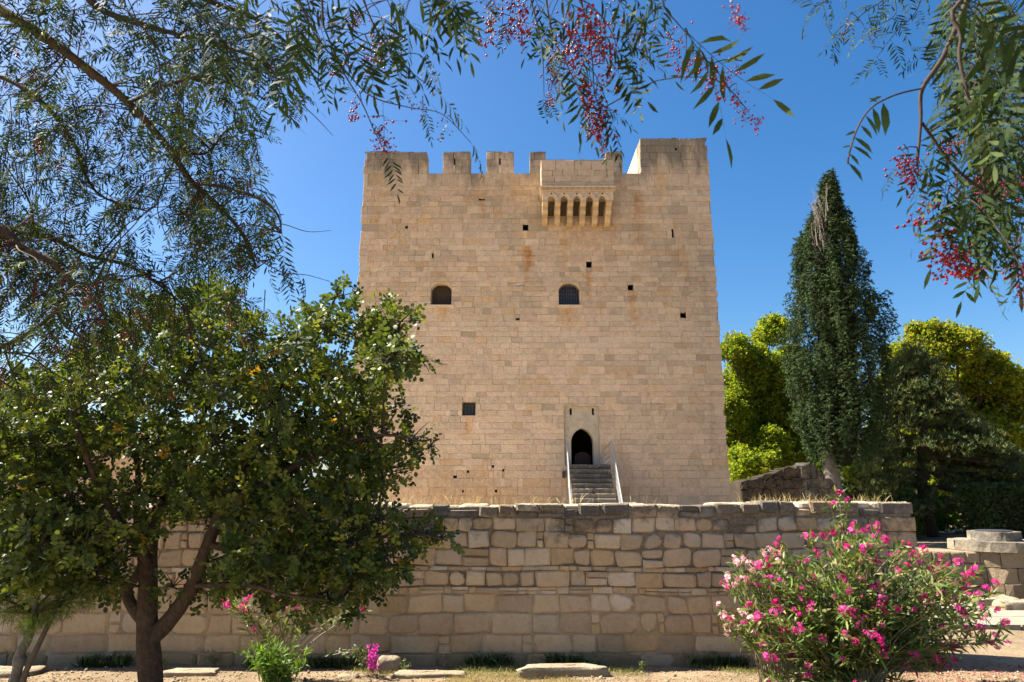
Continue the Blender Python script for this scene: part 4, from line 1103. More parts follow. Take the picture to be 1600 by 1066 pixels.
# ------------------------------------------------------------------ cypress
def cypress():
    global rng
    rng = np.random.default_rng(77); q = random.Random(77); Yc = 24.0
    base = at(1318, 790, Yc); base.z = 0
    root = empty('cypress_tree', base, 'tall dark cypress with a bare silvery tip right of the castle', 'tree')
    # outline: (py, left px, right px) of the crown
    OL = [(282, 1294, 1300), (300, 1286, 1307), (330, 1280, 1318), (355, 1266, 1330), (380, 1250, 1334), (410, 1243, 1340), (440, 1238, 1352), (470, 1232, 1372), (520, 1230, 1380), (560, 1230, 1384), (600, 1234, 1386), (640, 1242, 1384), (680, 1254, 1376), (710, 1270, 1366), (732, 1292, 1345), (742, 1306, 1335)]
    zz = [at(0, o[0], Yc).z for o in OL]; cx = [at((o[1] + o[2]) / 2, o[0], Yc).x for o in OL]; rr = [(at(o[2], o[0], Yc).x - at(o[1], o[0], Yc).x) / 2 for o in OL]
    zz_, cx_, rr_ = np.array(zz[::-1]), np.array(cx[::-1]), np.array(rr[::-1])
    # inner dark mass of old twigs so that no daylight shows through the middle
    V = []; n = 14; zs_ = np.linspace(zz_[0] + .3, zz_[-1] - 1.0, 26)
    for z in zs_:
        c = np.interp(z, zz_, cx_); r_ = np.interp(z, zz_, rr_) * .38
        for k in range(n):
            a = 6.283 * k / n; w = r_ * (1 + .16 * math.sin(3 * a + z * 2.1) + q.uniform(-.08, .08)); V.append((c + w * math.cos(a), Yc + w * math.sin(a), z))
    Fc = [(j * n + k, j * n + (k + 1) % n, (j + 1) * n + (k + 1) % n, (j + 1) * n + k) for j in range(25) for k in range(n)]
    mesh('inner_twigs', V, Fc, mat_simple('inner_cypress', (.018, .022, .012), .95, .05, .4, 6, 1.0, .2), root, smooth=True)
    # plumes: upright clumps whose tops lean outward
    PL = []
    for i in range(760):
        z = q.uniform(zz_[0] + .75, zz_[-1] - .1); a = q.uniform(0, 6.283); c = np.interp(z, zz_, cx_); r_ = np.interp(z, zz_, rr_)
        k = q.uniform(.42, 1.0) ** .7 * (1.12 if q.random() < .12 else 1); PL.append((c + r_ * k * math.cos(a), Yc + r_ * k * math.sin(a), z, .17, .17, q.uniform(.4, .85), a))
    for z, px in ((at(0, 465, Yc).z, 1376), (at(0, 420, Yc).z, 1352), (at(0, 500, Yc).z, 1381), (at(0, 385, Yc).z, 1250), (at(0, 350, Yc).z, 1324), (at(0, 320, Yc).z, 1300), (at(0, 296, Yc).z, 1296)):
        PL.append((at(px - 3, 450, Yc).x if False else (px - 800) / F * (Yc / CP) * 1.03, Yc, z, .17, .2, .4, 0))
    P = []; O = []; K = []
    for i, p in enumerate(PL):
        m = 46; d = rng.normal(size=(m, 3)); d /= np.linalg.norm(d, axis=1, keepdims=True)
        P.append(np.array(p[:3]) + d * rng.uniform(.5, 1, (m, 1)) * np.array(p[3:6])); oo = d * .6 + np.array([math.cos(p[6]) * .35, math.sin(p[6]) * .35, .9]); O.append(oo); K.append(np.full(m, q.uniform(.75, 1.25)))
    P = np.vstack(P); O = np.vstack(O); K = np.concatenate(K); m = len(P)
    T = tints(m, [(.030, .052, .018), (.038, .064, .020), (.024, .042, .016), (.055, .080, .026)], .2) * K[:, None]
    tmp = [tuft(q, 7, 1.0, .13, .7) for _ in range(5)]
    place_many(tmp, O + rng.normal(size=(m, 3)) * .25, rng.normal(size=(m, 3)), rng.uniform(.10, .19, m), P, T, 'crown', M_NEEDLE, root)
    V, Fc = tube(smooth_path([base, base + Vector((-.1, 0, 1.0)), base + Vector((-.28, 0, 2.2)), base + Vector((-.45, 0, 3.6))]), [.34, .32, .31, .29, .28, .27, .26, .25, .24, .22, .2, .18, .15], 14, .07, q)
    mesh('trunk', V, Fc, M_BARKG, root, smooth=True)
    b = MB(); t0 = at(1296, 440, Yc - .3)
    for i in range(46):
        s = at(q.uniform(1276, 1300), q.uniform(330, 440), Yc - .5 + q.uniform(-.3, .3)); L = q.uniform(.5, 1.3); e = s + Vector((q.uniform(-.25, .15), q.uniform(-.2, .2), L))
        mid = s.lerp(e, .5) + Vector((q.uniform(-.08, .08), 0, 0)); b.tube([s, mid, e], [.016, .011, .004], 3)
        for k in range(4):
            u = s.lerp(e, q.uniform(.3, .9)); b.tube([u, u + Vector((q.uniform(-.16, .16), q.uniform(-.1, .1), q.uniform(.08, .25)))], [.007, .003], 3)
    b.build('dead_twigs', mat_simple('silvery_dead_wood', (.20, .165, .15), .9, .1, .3, 30, 0), root)
cypress()

# ------------------------------------------------------------------ dark drooping conifer
def conifer():
    global rng
    rng = np.random.default_rng(5); q = random.Random(5); Yc = 28.0
    base = at(1456, 835, Yc); base.z = 0
    root = empty('conifer_tree', base, 'wide dark olive conifer with layered drooping boughs behind the wellhead', 'tree')
    top = at(1425, 548, Yc)
    spine = smooth_path([base, base + Vector((-.1, 0, 2.5)), Vector((top.x + .2, Yc, 5.5)), top], 5)
    V, Fc = tube(spine, [.26 * (1 - .85 * i / (len(spine) - 1)) for i in range(len(spine))], 9, .06, q); mesh('trunk', V, Fc, M_BARK, root, smooth=True)
    OL = [(545, 1420, 1432), (575, 1408, 1450), (610, 1392, 1475), (640, 1378, 1505), (680, 1365, 1545), (710, 1358, 1580), (740, 1352, 1640), (770, 1362, 1660), (800, 1380, 1650), (818, 1400, 1600)]
    P = []; D = []; K = []; lb = MB()
    for i in range(250):
        t = q.random() ** .7; py = 548 + t * 268
        lo = np.interp(py, [o[0] for o in OL], [o[1] for o in OL]); hi = np.interp(py, [o[0] for o in OL], [o[2] for o in OL])
        px = q.uniform(lo, hi) if q.random() < .5 else q.choice([lo, hi]) + q.uniform(-6, 6)
        e = at(px, py, Yc + q.uniform(-1, .6) * min(2.6, .4 + 3 * t)); sz = (e.z - base.z) + abs(e.x - (base.x - .2)) * .16
        sp_ = min(spine, key=lambda s: abs(s.z - (sz + .2))); s = sp_.copy()
        mid = s.lerp(e, .5) + Vector((0, 0, .25)); pts = smooth_path([s, mid, e], 3); lb.tube(pts, [.05 * (1 - .8 * k / (len(pts) - 1)) for k in range(len(pts))], 4)
        L = (e - s).length; n = int(26 + 16 * min(L, 3)); k0 = q.uniform(.7, 1.3); dr = (e - s).normalized() if L > .01 else Vector((1, 0, 0))
        for k in range(n):
            u = q.uniform(.35, 1.05) ** .8; c = pts[min(int(u * (len(pts) - 1)), len(pts) - 1)].lerp(e, max(0, u - .5))
            P.append(c + Vector((q.gauss(0, .24), q.gauss(0, .24), q.gauss(-.03, .09)))); D.append(dr * .7 + Vector((q.gauss(0, .45), q.gauss(0, .45), q.gauss(.0, .3)))); K.append(k0)
    lb.build('limbs', M_BARK, root)
    P = np.array(P); D = np.array(D); m = len(P)
    T = tints(m, [(.060, .085, .026), (.085, .108, .034), (.045, .066, .022), (.11, .115, .042)], .2) * np.array(K)[:, None]
    tmp = [tuft(q, 7, 1.0, .13, 1.0) for _ in range(5)]
    place_many(tmp, D, rng.normal(size=(m, 3)) * .4 + np.array([0, 0, 1]), rng.uniform(.14, .26, m), P, T, 'crown', M_NEEDLE, root)
conifer()

# ------------------------------------------------------------------ clipped hedge and low green growth at the right
rng = np.random.default_rng(9); qh = random.Random(9)
hd = empty('hedge', (17.5, 23, 0), 'dark clipped hedge behind the wellhead at the right edge', 'hedge')
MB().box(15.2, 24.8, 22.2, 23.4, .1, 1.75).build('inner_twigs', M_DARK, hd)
n = 9000; P = np.stack([rng.uniform(15, 25, n), rng.uniform(22.0, 23.6, n), rng.uniform(.05, 1.9, n)], 1)
P[:1500, 0] = rng.uniform(14.95, 15.25, 1500); fc = rng.random(n); fc[:1500] = .6; P[fc < .6, 1] = rng.uniform(21.95, 22.2, (fc < .6).sum()); P[(fc > .6), 2] = rng.uniform(1.75, 1.98, (fc > .6).sum())
tmp = [tuft(qh, 5, 1, .4, 1.2) for _ in range(4)]
place_many(tmp, rng.normal(size=(n, 3)) + np.array([0, -.6, .4]), rng.normal(size=(n, 3)), rng.uniform(.07, .13, n), P, tints(n, [(.03, .055, .02), (.04, .07, .02)], .3), 'leaves', M_LEAF_F, hd)
for bx_, by_, s_, lb_ in ((14.2, 27, 1.0, 'round light-green bush left of the conifer trunk, beyond the wall end'), (17.6, 30, 1.3, 'light-green bush right of the conifer trunk, behind the wellhead')):
    root = empty('bush', (bx_, by_, 0), lb_, 'bush', 'green bushes under the conifer'); cl = [(bx_ + qh.uniform(-1, 1) * s_, by_ + qh.uniform(-.4, .4), .5 * s_ + qh.uniform(-.1, .3), .7 * s_, .6 * s_, .6 * s_) for _ in range(5)]
    P, O, I = shell_points(cl, 1600); n = len(P)
    place_many(tmp, O + rng.normal(size=(n, 3)) * .6, rng.normal(size=(n, 3)), rng.uniform(.08, .14, n), P, tints(n, [(.10, .17, .02), (.14, .2, .02)], .25), 'leaves', M_LEAF_F, root)
    b = MB()
    for c in cl: b.tube([(bx_, by_, 0), (c[0], c[1], c[2])], [.04, .015], 5)
    b.build('stem', M_BARK, root)
# tall tree line closing the view far behind (reads as one mass)
rng = np.random.default_rng(19)
cl = [(x + qh.uniform(-2, 2), 75 + qh.uniform(-3, 3), 1.8 + qh.uniform(0, 1.2), 3.2, 3, 2.2 + qh.uniform(0, 1.0)) for x in range(-75, 90, 5)]
P, O, I = shell_points(cl, 75); n = len(P)
tag(place_many(tmp, O + rng.normal(size=(n, 3)) * .5, rng.normal(size=(n, 3)), rng.uniform(.5, .9, n), P, tints(n, [(.06, .09, .03), (.08, .10, .035)], .25), 'treeline', M_LEAF_F, None, kind='stuff'), 'distant green treeline beyond the castle grounds', 'treeline')
# ------------------------------------------------------------------ the carob tree in the left foreground
def carob():
    global rng
    rng = np.random.default_rng(101); q = random.Random(101); Yc = 5.3
    base = at(233, 1120, Yc); base.z = 0
    root = empty('carob_tree', base, 'leafy dark green carob tree with forked brown trunk in the left foreground', 'tree')
    def A(px, py, dy=0): return at(px, py, Yc + dy)
    fork = A(230, 985)
    paths = [([base, A(235, 1060), fork, A(232, 900, .05), A(236, 830, .1), A(255, 780, .15)], .098, .045, 'trunk'),
             ([A(234, 1000), A(268, 965), A(300, 915, -.05), A(325, 850, -.1), A(348, 790, -.1), A(372, 740, -.05), A(420, 660, 0), A(450, 560, .1)], .066, .018, 'limb'),
             ([A(229, 975), A(205, 945, .05), A(200, 920, .1), A(222, 880, .1), A(213, 800, .15), A(216, 740, .2), A(205, 640, .2), A(215, 520, .2)], .046, .012, 'limb'),
             ([A(236, 835, .1), A(260, 760, .2), A(300, 700, .3), A(330, 600, .4), A(335, 500, .4)], .04, .010, 'limb'),
             ([A(205, 930, .1), A(150, 860, .1), A(90, 800, .2), A(30, 740, .2)], .03, .009, 'limb'),
             ([A(232, 880), A(170, 790, -.3), A(130, 700, -.5), A(110, 600, -.4)], .034, .009, 'limb'),
             ([A(325, 850, -.1), A(420, 870, -.2), A(510, 860, -.3), A(590, 840, -.3), A(650, 835, -.3), A(700, 845, -.3)], .028, .005, 'limb'),
             ([A(348, 790, -.1), A(440, 740, -.3), A(520, 700, -.4), A(600, 680, -.4), A(660, 690, -.4)], .030, .006, 'limb'),
             ([A(372, 740), A(470, 640, .2), A(550, 570, .2), A(620, 530, .2)], .028, .006, 'limb'),
             ([A(450, 600, .1), A(500, 520, .1), A(525, 460, .1), A(532, 432, .1)], .018, .004, 'limb'),
             ([A(300, 915, -.05), A(390, 915, -.4), A(450, 930, -.5), A(530, 940, -.4)], .022, .006, 'limb')]
    for P_, r0, r1, nm in paths:
        pts = smooth_path(P_, 4); m = len(pts); rad = [r0 + (r1 - r0) * i / (m - 1) for i in range(m)]
        if nm == 'trunk': rad[0] *= 1.25; rad[1] *= 1.12
        V, Fc = tube(pts, rad, 10, .05, q); mesh(nm, V, Fc, M_BARK, root, smooth=True)
    C = [(530, 455, 20), (505, 495, 34), (470, 540, 44), (560, 505, 40), (610, 500, 36), (600, 560, 44), (632, 560, 26), (330, 480, 42), (375, 520, 40), (240, 485, 38), (285, 520, 44), (190, 530, 38),
         (150, 545, 30), (120, 600, 42), (60, 620, 48), (10, 650, 50), (200, 600, 50), (280, 600, 50), (360, 600, 55), (430, 620, 50), (520, 600, 48), (575, 620, 40), (90, 690, 50), (30, 740, 52), (160, 680, 46),
         (250, 690, 48), (330, 690, 50), (420, 700, 52), (500, 690, 50), (580, 700, 36), (640, 690, 26), (600, 735, 38), (540, 770, 46), (460, 790, 52), (380, 790, 46), (290, 770, 42), (110, 770, 52), (40, 820, 50),
         (130, 850, 46), (195, 770, 36), (60, 890, 34), (400, 860, 46), (470, 870, 50), (540, 850, 46), (600, 830, 36), (650, 830, 26), (685, 845, 17), (700, 830, 12), (560, 900, 42), (500, 930, 34), (430, 920, 32), (610, 890, 30), (545, 950, 18), (480, 955, 20),
         (20, 880, 45), (100, 900, 40), (150, 895, 35), (0, 920, 30), (60, 850, 45), (190, 850, 38), (350, 900, 30), (330, 930, 16), (170, 910, 26), (270, 925, 22), (640, 480, 12), (655, 560, 12), (665, 690, 12), (-40, 700, 50), (-50, 800, 50), (-40, 880, 30), (560, 660, 40), (615, 640, 22), (225, 830, 28)]
    cl = []
    for (px, py, rp) in C:
        for dy in ((-.55, .0, .55) if rp > 40 else ((-.3, .25) if rp > 24 else (0,))):
            y = Yc + dy + q.uniform(-.15, .15); c = at(px + q.uniform(-8, 8), py + q.uniform(-8, 8), y); rr = rp / F * y * (1.02 if dy == 0 else .9)
            cl.append((c.x, c.y, c.z, rr, rr * 1.1, rr * .92))
    P, O, I = shell_points(cl, 1650, inner=.15); n = len(P)
    tmp = [carob_spray(q, q.choice([3, 4])) for _ in range(8)]
    D = O * .7 + rng.normal(size=(n, 3)) * .55 + np.array([0, 0, -.05]); Nn = np.array([-.35, .1, 1.0]) + rng.normal(size=(n, 3)) * .75
    T = tints(n, [(.058, .086, .015), (.095, .122, .018), (.034, .054, .013), (.175, .19, .03)], .25, [.38, .3, .2, .12])
    y_ = rng.random(n) < .003; T[y_] = (.38, .22, .02)
    S = rng.uniform(.075, .125, n)
    place_many(tmp, D, Nn, S, P, T, 'crown', M_LEAF, root)
    b = MB(); ends = [pt for P_, r0, r1, nm in paths for pt in smooth_path(P_, 4)]
    for c in cl:
        e = Vector(c[:3]); s = min(ends, key=lambda p: (p - e).length + .4 * max(0, p.z - e.z))
        if (s - e).length < 1.4:
            b.tube([s, s.lerp(e, .5) + Vector((q.uniform(-.04, .04), q.uniform(-.04, .04), .03)), e], [.011, .008, .005], 5)
        for k in range(7):
            f = e + Vector((q.gauss(0, 1) * c[3], q.gauss(0, 1) * c[4], q.gauss(.1, 1) * c[5])) * .6; b.tube([e, e.lerp(f, .5) + Vector((0, 0, .01)), f], [.005, .004, .002], 3)
    b.build('twigs', M_TWIG, root)
carob()

# ------------------------------------------------------------------ soft pine sapling and its stake
def sapling():
    global rng
    rng = np.random.default_rng(14); q = random.Random(14); Y = 5.0
    base = at(5, 1130, Y); base.z = 0
    root = empty('pine_sapling', base, 'small leaning sapling with soft needle tufts and knobbly trunk at lower left', 'tree')
    pts = smooth_path([base, at(22, 1066, Y), at(30, 1035, Y), at(32, 1020, Y), at(45, 995, Y), at(52, 960, Y), at(60, 930, Y)], 4)
    rad = [.035, .034, .036, .033, .037, .032, .033, .034, .040, .044, .040, .032, .030, .030, .032, .030, .026, .024, .022, .020, .018, .014, .012, .010, .008]
    V, Fc = tube(pts, rad[:len(pts)], 9, .1, q); mesh('trunk', V, Fc, M_BARKG, root, smooth=True)
    P = []; D = []
    b = MB()
    for (px, py) in [(10, 935), (45, 965), (30, 950), (70, 945), (90, 925), (110, 950), (130, 930), (150, 945), (60, 975), (165, 925), (5, 955), (-20, 940), (85, 965), (105, 905), (-30, 970), (50, 985)]:
        e = at(px, py, Y + q.uniform(-.25, .25)); s = pts[-5]; b.tube(smooth_path([s, s.lerp(e, .6) + Vector((0, 0, .04)), e], 3), [.009, .008, .008, .007, .006, .005, .004], 4)
        for k in range(26): P.append(s.lerp(e, q.uniform(.45, 1.1)) + Vector((q.gauss(0, .025), q.gauss(0, .04), q.gauss(0, .02)))); D.append((e - s).normalized() * .6 + Vector((q.gauss(0, .5), q.gauss(0, .5), q.gauss(0, .4))))
    b.build('limbs', M_TWIG, root)
    tmp = [tuft(q, 14, 1, .022, 1.0) for _ in range(4)]; P = np.array(P); n = len(P)
    place_many(tmp, np.array(D), rng.normal(size=(n, 3)), rng.uniform(.06, .11, n), P, tints(n, [(.10, .15, .03), (.14, .18, .045), (.08, .12, .03)], .2), 'crown', M_LEAF_F, root)
    s0 = at(16, 1110, Y - .1); s0.z = 0
    V, Fc = tube([s0, at(40, 1050, Y - .08), at(78, 970, Y)], [.02, .019, .017], 8); o = mesh('stake', V, Fc, M_WOOD, origin=tuple(s0)); tag(o, 'slanting wooden stake propping the soft-needled sapling', 'stake')
sapling()

# ------------------------------------------------------------------ oleanders
def flower_tmpl(r, n=9):
    it = []
    for i in range(n):
        d = np.array([r.gauss(0, 1), r.gauss(0, 1), abs(r.gauss(.4, .8))]); d /= np.linalg.norm(d); c = d * r.uniform(.35, 1.15)
        u = np.cross(d, [0.3, .9, .2]); u /= np.linalg.norm(u); w = np.cross(d, u); s = r.uniform(.34, .5); a0 = r.random() * 6
        V = [c]; Fq = []
        for k in range(5):
            a = a0 + 6.283 * k / 5
            for da, rr_, up in ((-.42, .75, .16), (0.0, 1.0, .1), (.42, .75, .16)):
                V.append(c + (u * math.cos(a + da) + w * math.sin(a + da)) * s * rr_ + d * s * up)
            b_ = 1 + 3 * k; Fq += [(0, b_, b_ + 1), (0, b_ + 1, b_ + 2)]
        it.append((np.array(V), np.array(Fq)))
    return compose(it)
qf = random.Random(3)
FT = [flower_tmpl(qf, qf.choice([11, 14, 18])) for _ in range(6)]
def flower_mesh(name, ti, colr):
    tv, tf = FT[ti]; me = bpy.data.meshes.new(name); me.from_pydata([tuple(v) for v in tv], [], [tuple(int(i) for i in f) for f in tf])
    cc = np.array(colr)[None] * np.repeat(np.random.default_rng(ti).uniform(.75, 1.25, (len(tv) // 16 + 1, 1)), 16, 0)[:len(tv)]
    a = me.color_attributes.new('tint', 'FLOAT_COLOR', 'POINT'); a.data.foreach_set('color', np.hstack([np.clip(cc, 0, 1), np.ones((len(tv), 1))]).astype(np.float32).ravel())
    me.materials.append(M_FLOWER); return me
PINKS = {'pink': [flower_mesh('flower_cluster', i, [(.58, .025, .24), (.46, .012, .15), (.68, .09, .33)][i % 3]) for i in range(6)], 'pale': [flower_mesh('flower_cluster', i, (.80, .50, .52)) for i in range(6)]}
def oleander(name, base, targets, label, group, seed, kinds, leafcols, nleaf=15, stem_r=.008, lsize=.10, bare=.45, fprob=.5, arch=.25, extra=None, fsize=.034):
    """targets: tip positions; stems rise from the base, leaves along the upper part, flowers at the tips"""
    global rng
    rng = np.random.default_rng(seed); q = random.Random(seed)
    root = empty(name, base, label, 'shrub', group); b = MB(); P = []; D = []; tips = []
    targets = list(targets); q.shuffle(targets)
    for (t, kd) in targets:
        s = Vector(base) + Vector((q.uniform(-.14, .14), q.uniform(-.1, .1), 0)); t = Vector(t); L = (t - s).length
        mid = s.lerp(t, .5) + Vector((0, 0, arch * L * q.uniform(.5, 1.2))) - Vector(((t.x - s.x) * .12, (t.y - s.y) * .12, 0))
        pts = smooth_path([s, mid, t], 6); m = len(pts); b.tube(pts, [stem_r * (1 - .7 * i / (m - 1)) for i in range(m)], 5)
        bb = bare(t) if callable(bare) else bare
        for k in range(nleaf):
            u = bb + (1 - bb) * (k + q.random()) / nleaf; f = u * (m - 1); i = min(int(f), m - 2); c = pts[i].lerp(pts[i + 1], f - i); d = (pts[i + 1] - pts[i]).normalized()
            for w in range(2):
                P.append(c); D.append(d * q.uniform(.3, 1.0) + Vector((q.gauss(0, .6), q.gauss(0, .6), q.gauss(0.05, .5))))
        tips.append((t, (pts[-1] - pts[-2]).normalized(), kd))
    b.build('stems', M_STEM, root, smooth=True)
    tmp = [blade(1, w, bd) for w, bd in ((.17, .1), (.2, .2), (.15, .02), (.18, -.1))]
    P = np.array(P); D = np.array(D); n = len(P)
    place_many(tmp, D, rng.normal(size=(n, 3)) + np.array([0, 0, .8]), rng.uniform(.65, 1.15, n) * lsize, P, tints(n, leafcols, .25), 'leaves', M_LEAF, root)
    cnt = 0
    for (t, d, kd) in tips:
        if q.random() > fprob or cnt > 290: continue
        for k in range(q.choice([1, 1, 1, 2])):
            o = bpy.data.objects.new('flower_cluster', q.choice(PINKS[kd if kd in PINKS else 'pink']))
            place(o, root, t + Vector((q.gauss(0, .02), q.gauss(0, .02), q.gauss(.0, .025))))
            o.rotation_euler = (q.uniform(-1.2, 1.2), q.uniform(-1.2, 1.2), q.uniform(0, 6)); s = fsize * q.uniform(.7, 1.15); o.scale = (s, s, s); cnt += 1
    return root
OLC = [(.075, .13, .028), (.11, .175, .035), (.05, .09, .022), (.17, .22, .05), (.19, .17, .06)]
q = random.Random(50)
# big magenta oleander: tips spread over the dome outline seen in the photograph
dome = [(1175, 905), (1190, 880), (1225, 850), (1260, 838), (1300, 832), (1340, 822), (1370, 826), (1410, 850), (1440, 862), (1480, 880), (1530, 890), (1560, 925), (1565, 975), (1555, 1000), (1500, 1010)]
tg = []
def inside(px, py):
    # polygon test
    poly = [(1165, 930), (1180, 885), (1225, 848), (1280, 835), (1345, 815), (1400, 845), (1440, 860), (1500, 880), (1535, 892), (1560, 940), (1580, 985), (1560, 1020), (1500, 1030), (1460, 1050), (1420, 1075), (1180, 1075), (1190, 1020), (1175, 980)]
    c = False; j = len(poly) - 1
    for i in range(len(poly)):
        xi, yi = poly[i]; xj, yj = poly[j]
        if (yi > py) != (yj > py) and px < (xj - xi) * (py - yi) / (yj - yi) + xi: c = not c
        j = i
    return c
YO = 6.45
while len(tg) < 230:
    px = q.uniform(1165, 1575); py = q.uniform(812, 1090)
    if inside(px, py): tg.append((at(px, py, YO + q.uniform(-.55, .55)), 'pink'))
for p in dome: tg.append((at(p[0], p[1], YO + q.uniform(-.3, .3)), 'pink')); tg.append((at(p[0] + q.uniform(-12, 12), p[1] + 6, YO + q.uniform(-.3, .3)), 'pink'))
for p in [(1310, 772), (1298, 788), (1326, 782)]: tg.append((at(p[0], p[1], YO - .2), 'pink'))
ob = at(1335, 1090, YO); ob.z = 0
oleander('oleander_bush', tuple(ob), tg, 'large oleander bush covered in magenta-pink flowers in front of the wall end', 'oleanders along the wall', 51, 0, OLC, nleaf=24, stem_r=.007, lsize=.11, bare=.36, fprob=1.0, arch=.12, fsize=.040)
tg = []
for _ in range(46): tg.append((at(q.uniform(1128, 1235), q.uniform(868, 985), YO + .1 + q.uniform(-.3, .3)), 'pale' if q.random() < .75 else 'pink'))
for p in [(1128, 945), (1135, 970), (1148, 905), (1160, 900), (1190, 862), (1205, 858), (1135, 985)]: tg.append((at(p[0], p[1], YO), 'pale'))
ob = at(1215, 1090, YO + .1); ob.z = 0
oleander('oleander_bush', tuple(ob), tg, 'pale pink oleander with long bare stems left of the large magenta bush', 'oleanders along the wall', 52, 0, [(.12, .17, .045), (.17, .21, .06), (.09, .13, .035)], nleaf=12, stem_r=.006, lsize=.09, bare=.52, fprob=.9, arch=.06, fsize=.036)
tg = []
for p in [(356, 936), (362, 944), (380, 948), (402, 930), (462, 952), (482, 948), (560, 944), (568, 952), (358, 938), (385, 945), (400, 932), (420, 940), (440, 950), (460, 948), (455, 940), (480, 950), (415, 925), (470, 965), (390, 960), (430, 965), (485, 975), (370, 950), (562, 948), (405, 975)]:
    tg.append((at(p[0], p[1], 6.75 + q.uniform(-.15, .15)), 'pink'))
ob = gnd(430, 1062); 
oleander('oleander_bush', tuple(ob), tg, 'thin oleander with bare pale stems and a few pink flowers below the carob crown', 'oleanders along the wall', 53, 0, [(.10, .14, .04), (.15, .18, .06)], nleaf=9, stem_r=.007, lsize=.11, bare=.62, fprob=1.0, arch=.04, fsize=.038)
tg = [(at(q.gauss(430, 22), q.uniform(1000, 1050), 6.45 + q.uniform(-.15, .15)), 'none') for _ in range(48)]
ob = gnd(432, 1075)
oleander('leafy_shrub', tuple(ob), tg, 'low clump of bright green basal shoots at the foot of the thin oleander', None, 54, 0, [(.10, .20, .02), (.14, .26, .03), (.08, .15, .02)], nleaf=12, stem_r=.004, lsize=.085, bare=.12, fprob=0, arch=.02)

# ------------------------------------------------------------------ bougainvillea by the boulder
def boug():
    global rng
    rng = np.random.default_rng(60); q = random.Random(60); Y = 6.95
    base = gnd(583, 1052); root = empty('bougainvillea', tuple(base), 'upright magenta flower spike with trailing dark leaves beside the boulder', 'plant')
    P = [at(q.uniform(575, 592), q.uniform(1006, 1048), Y + q.uniform(-.05, .05)) for _ in range(150)]; P = np.array(P); n = len(P)
    place_many([blade(1, .8, .2), blade(1, .7, -.1)], rng.normal(size=(n, 3)), rng.normal(size=(n, 3)), rng.uniform(.016, .03, n), P, tints(n, [(.58, .03, .34), (.68, .06, .42)], .25), 'flowers', M_FLOWER, root)
    b = MB(); b.tube([base, at(583, 1010, Y)], [.006, .003], 5)
    L = []; D = []
    for i in range(9):
        e = at(q.uniform(515, 565), q.uniform(1010, 1030), Y + q.uniform(-.1, .1)); pts = smooth_path([base, base.lerp(e, .5) + Vector((0, 0, .1)), e], 5); b.tube(pts, [.004] * len(pts), 4)
        for k in range(12): L.append(pts[q.randrange(3, len(pts))] + Vector((q.gauss(0, .015), q.gauss(0, .02), q.gauss(0, .012)))); D.append(Vector((q.gauss(-.4, .6), q.gauss(0, .6), q.gauss(-.5, .5))))
    b.build('stems', M_STEM, root); L = np.array(L); n = len(L)
    place_many([blade(1, .45, .2)], np.array(D), rng.normal(size=(n, 3)), rng.uniform(.03, .055, n), L, tints(n, [(.06, .09, .03), (.09, .12, .04)], .2), 'leaves', M_LEAF, root)
boug()

# ------------------------------------------------------------------ grass, weeds, litter
def grass_blades(name, P, hs, cols, lean, label, w=.06):
    n = len(P); D = rng.normal(size=(n, 3)) * lean + np.array([0, 0, 1.0])
    return tag(place_many([blade(1, w, .25), blade(1, w, .5), blade(1, w * .8, .1)], D, rng.normal(size=(n, 3)), hs, P, tints(n, cols, .25), name, M_GRASS, None, kind='stuff'), label, 'grass')
rng = np.random.default_rng(70)
def patch(n, x0, x1, y0, y1, freq=2.0, thr=0.0):
    x = rng.uniform(x0, x1, n * 3); y = rng.uniform(y0, y1, n * 3)
    k = np.sin(x * freq + 1.3) + np.sin(x * freq * 2.7 + y * 3) + .6 * np.sin(y * 9 + x * 5.1) > thr
    x, y = x[k][:n], y[k][:n]; return np.stack([x, y, ground_h(x, y)], 1)
P = patch(7500, -1.9, 2.6, 7.05, 7.42, 2.0, -.2)
grass_blades('grass', P, rng.uniform(.02, .06, len(P)), [(.16, .19, .05), (.28, .26, .09), (.34, .28, .12), (.12, .16, .05)], .5, 'short green and yellow grass along the foot of the boundary wall')
P = patch(4500, -1.5, .9, 6.72, 7.1, 1.5, .2)
grass_blades('dry_grass', P, rng.uniform(.015, .05, len(P)), [(.40, .30, .12), (.34, .27, .10), (.20, .21, .07)], .6, 'golden dry grass on the strip between the fallen stones')
P = patch(2400, -5.6, 4.3, 7.36, 7.46, 3.0, .5)
grass_blades('weeds', P, rng.uniform(.05, .14, len(P)), [(.035, .06, .025), (.05, .075, .03), (.09, .12, .04)], .45, 'dark weeds growing in the joint at the bottom of the wall', w=.16)
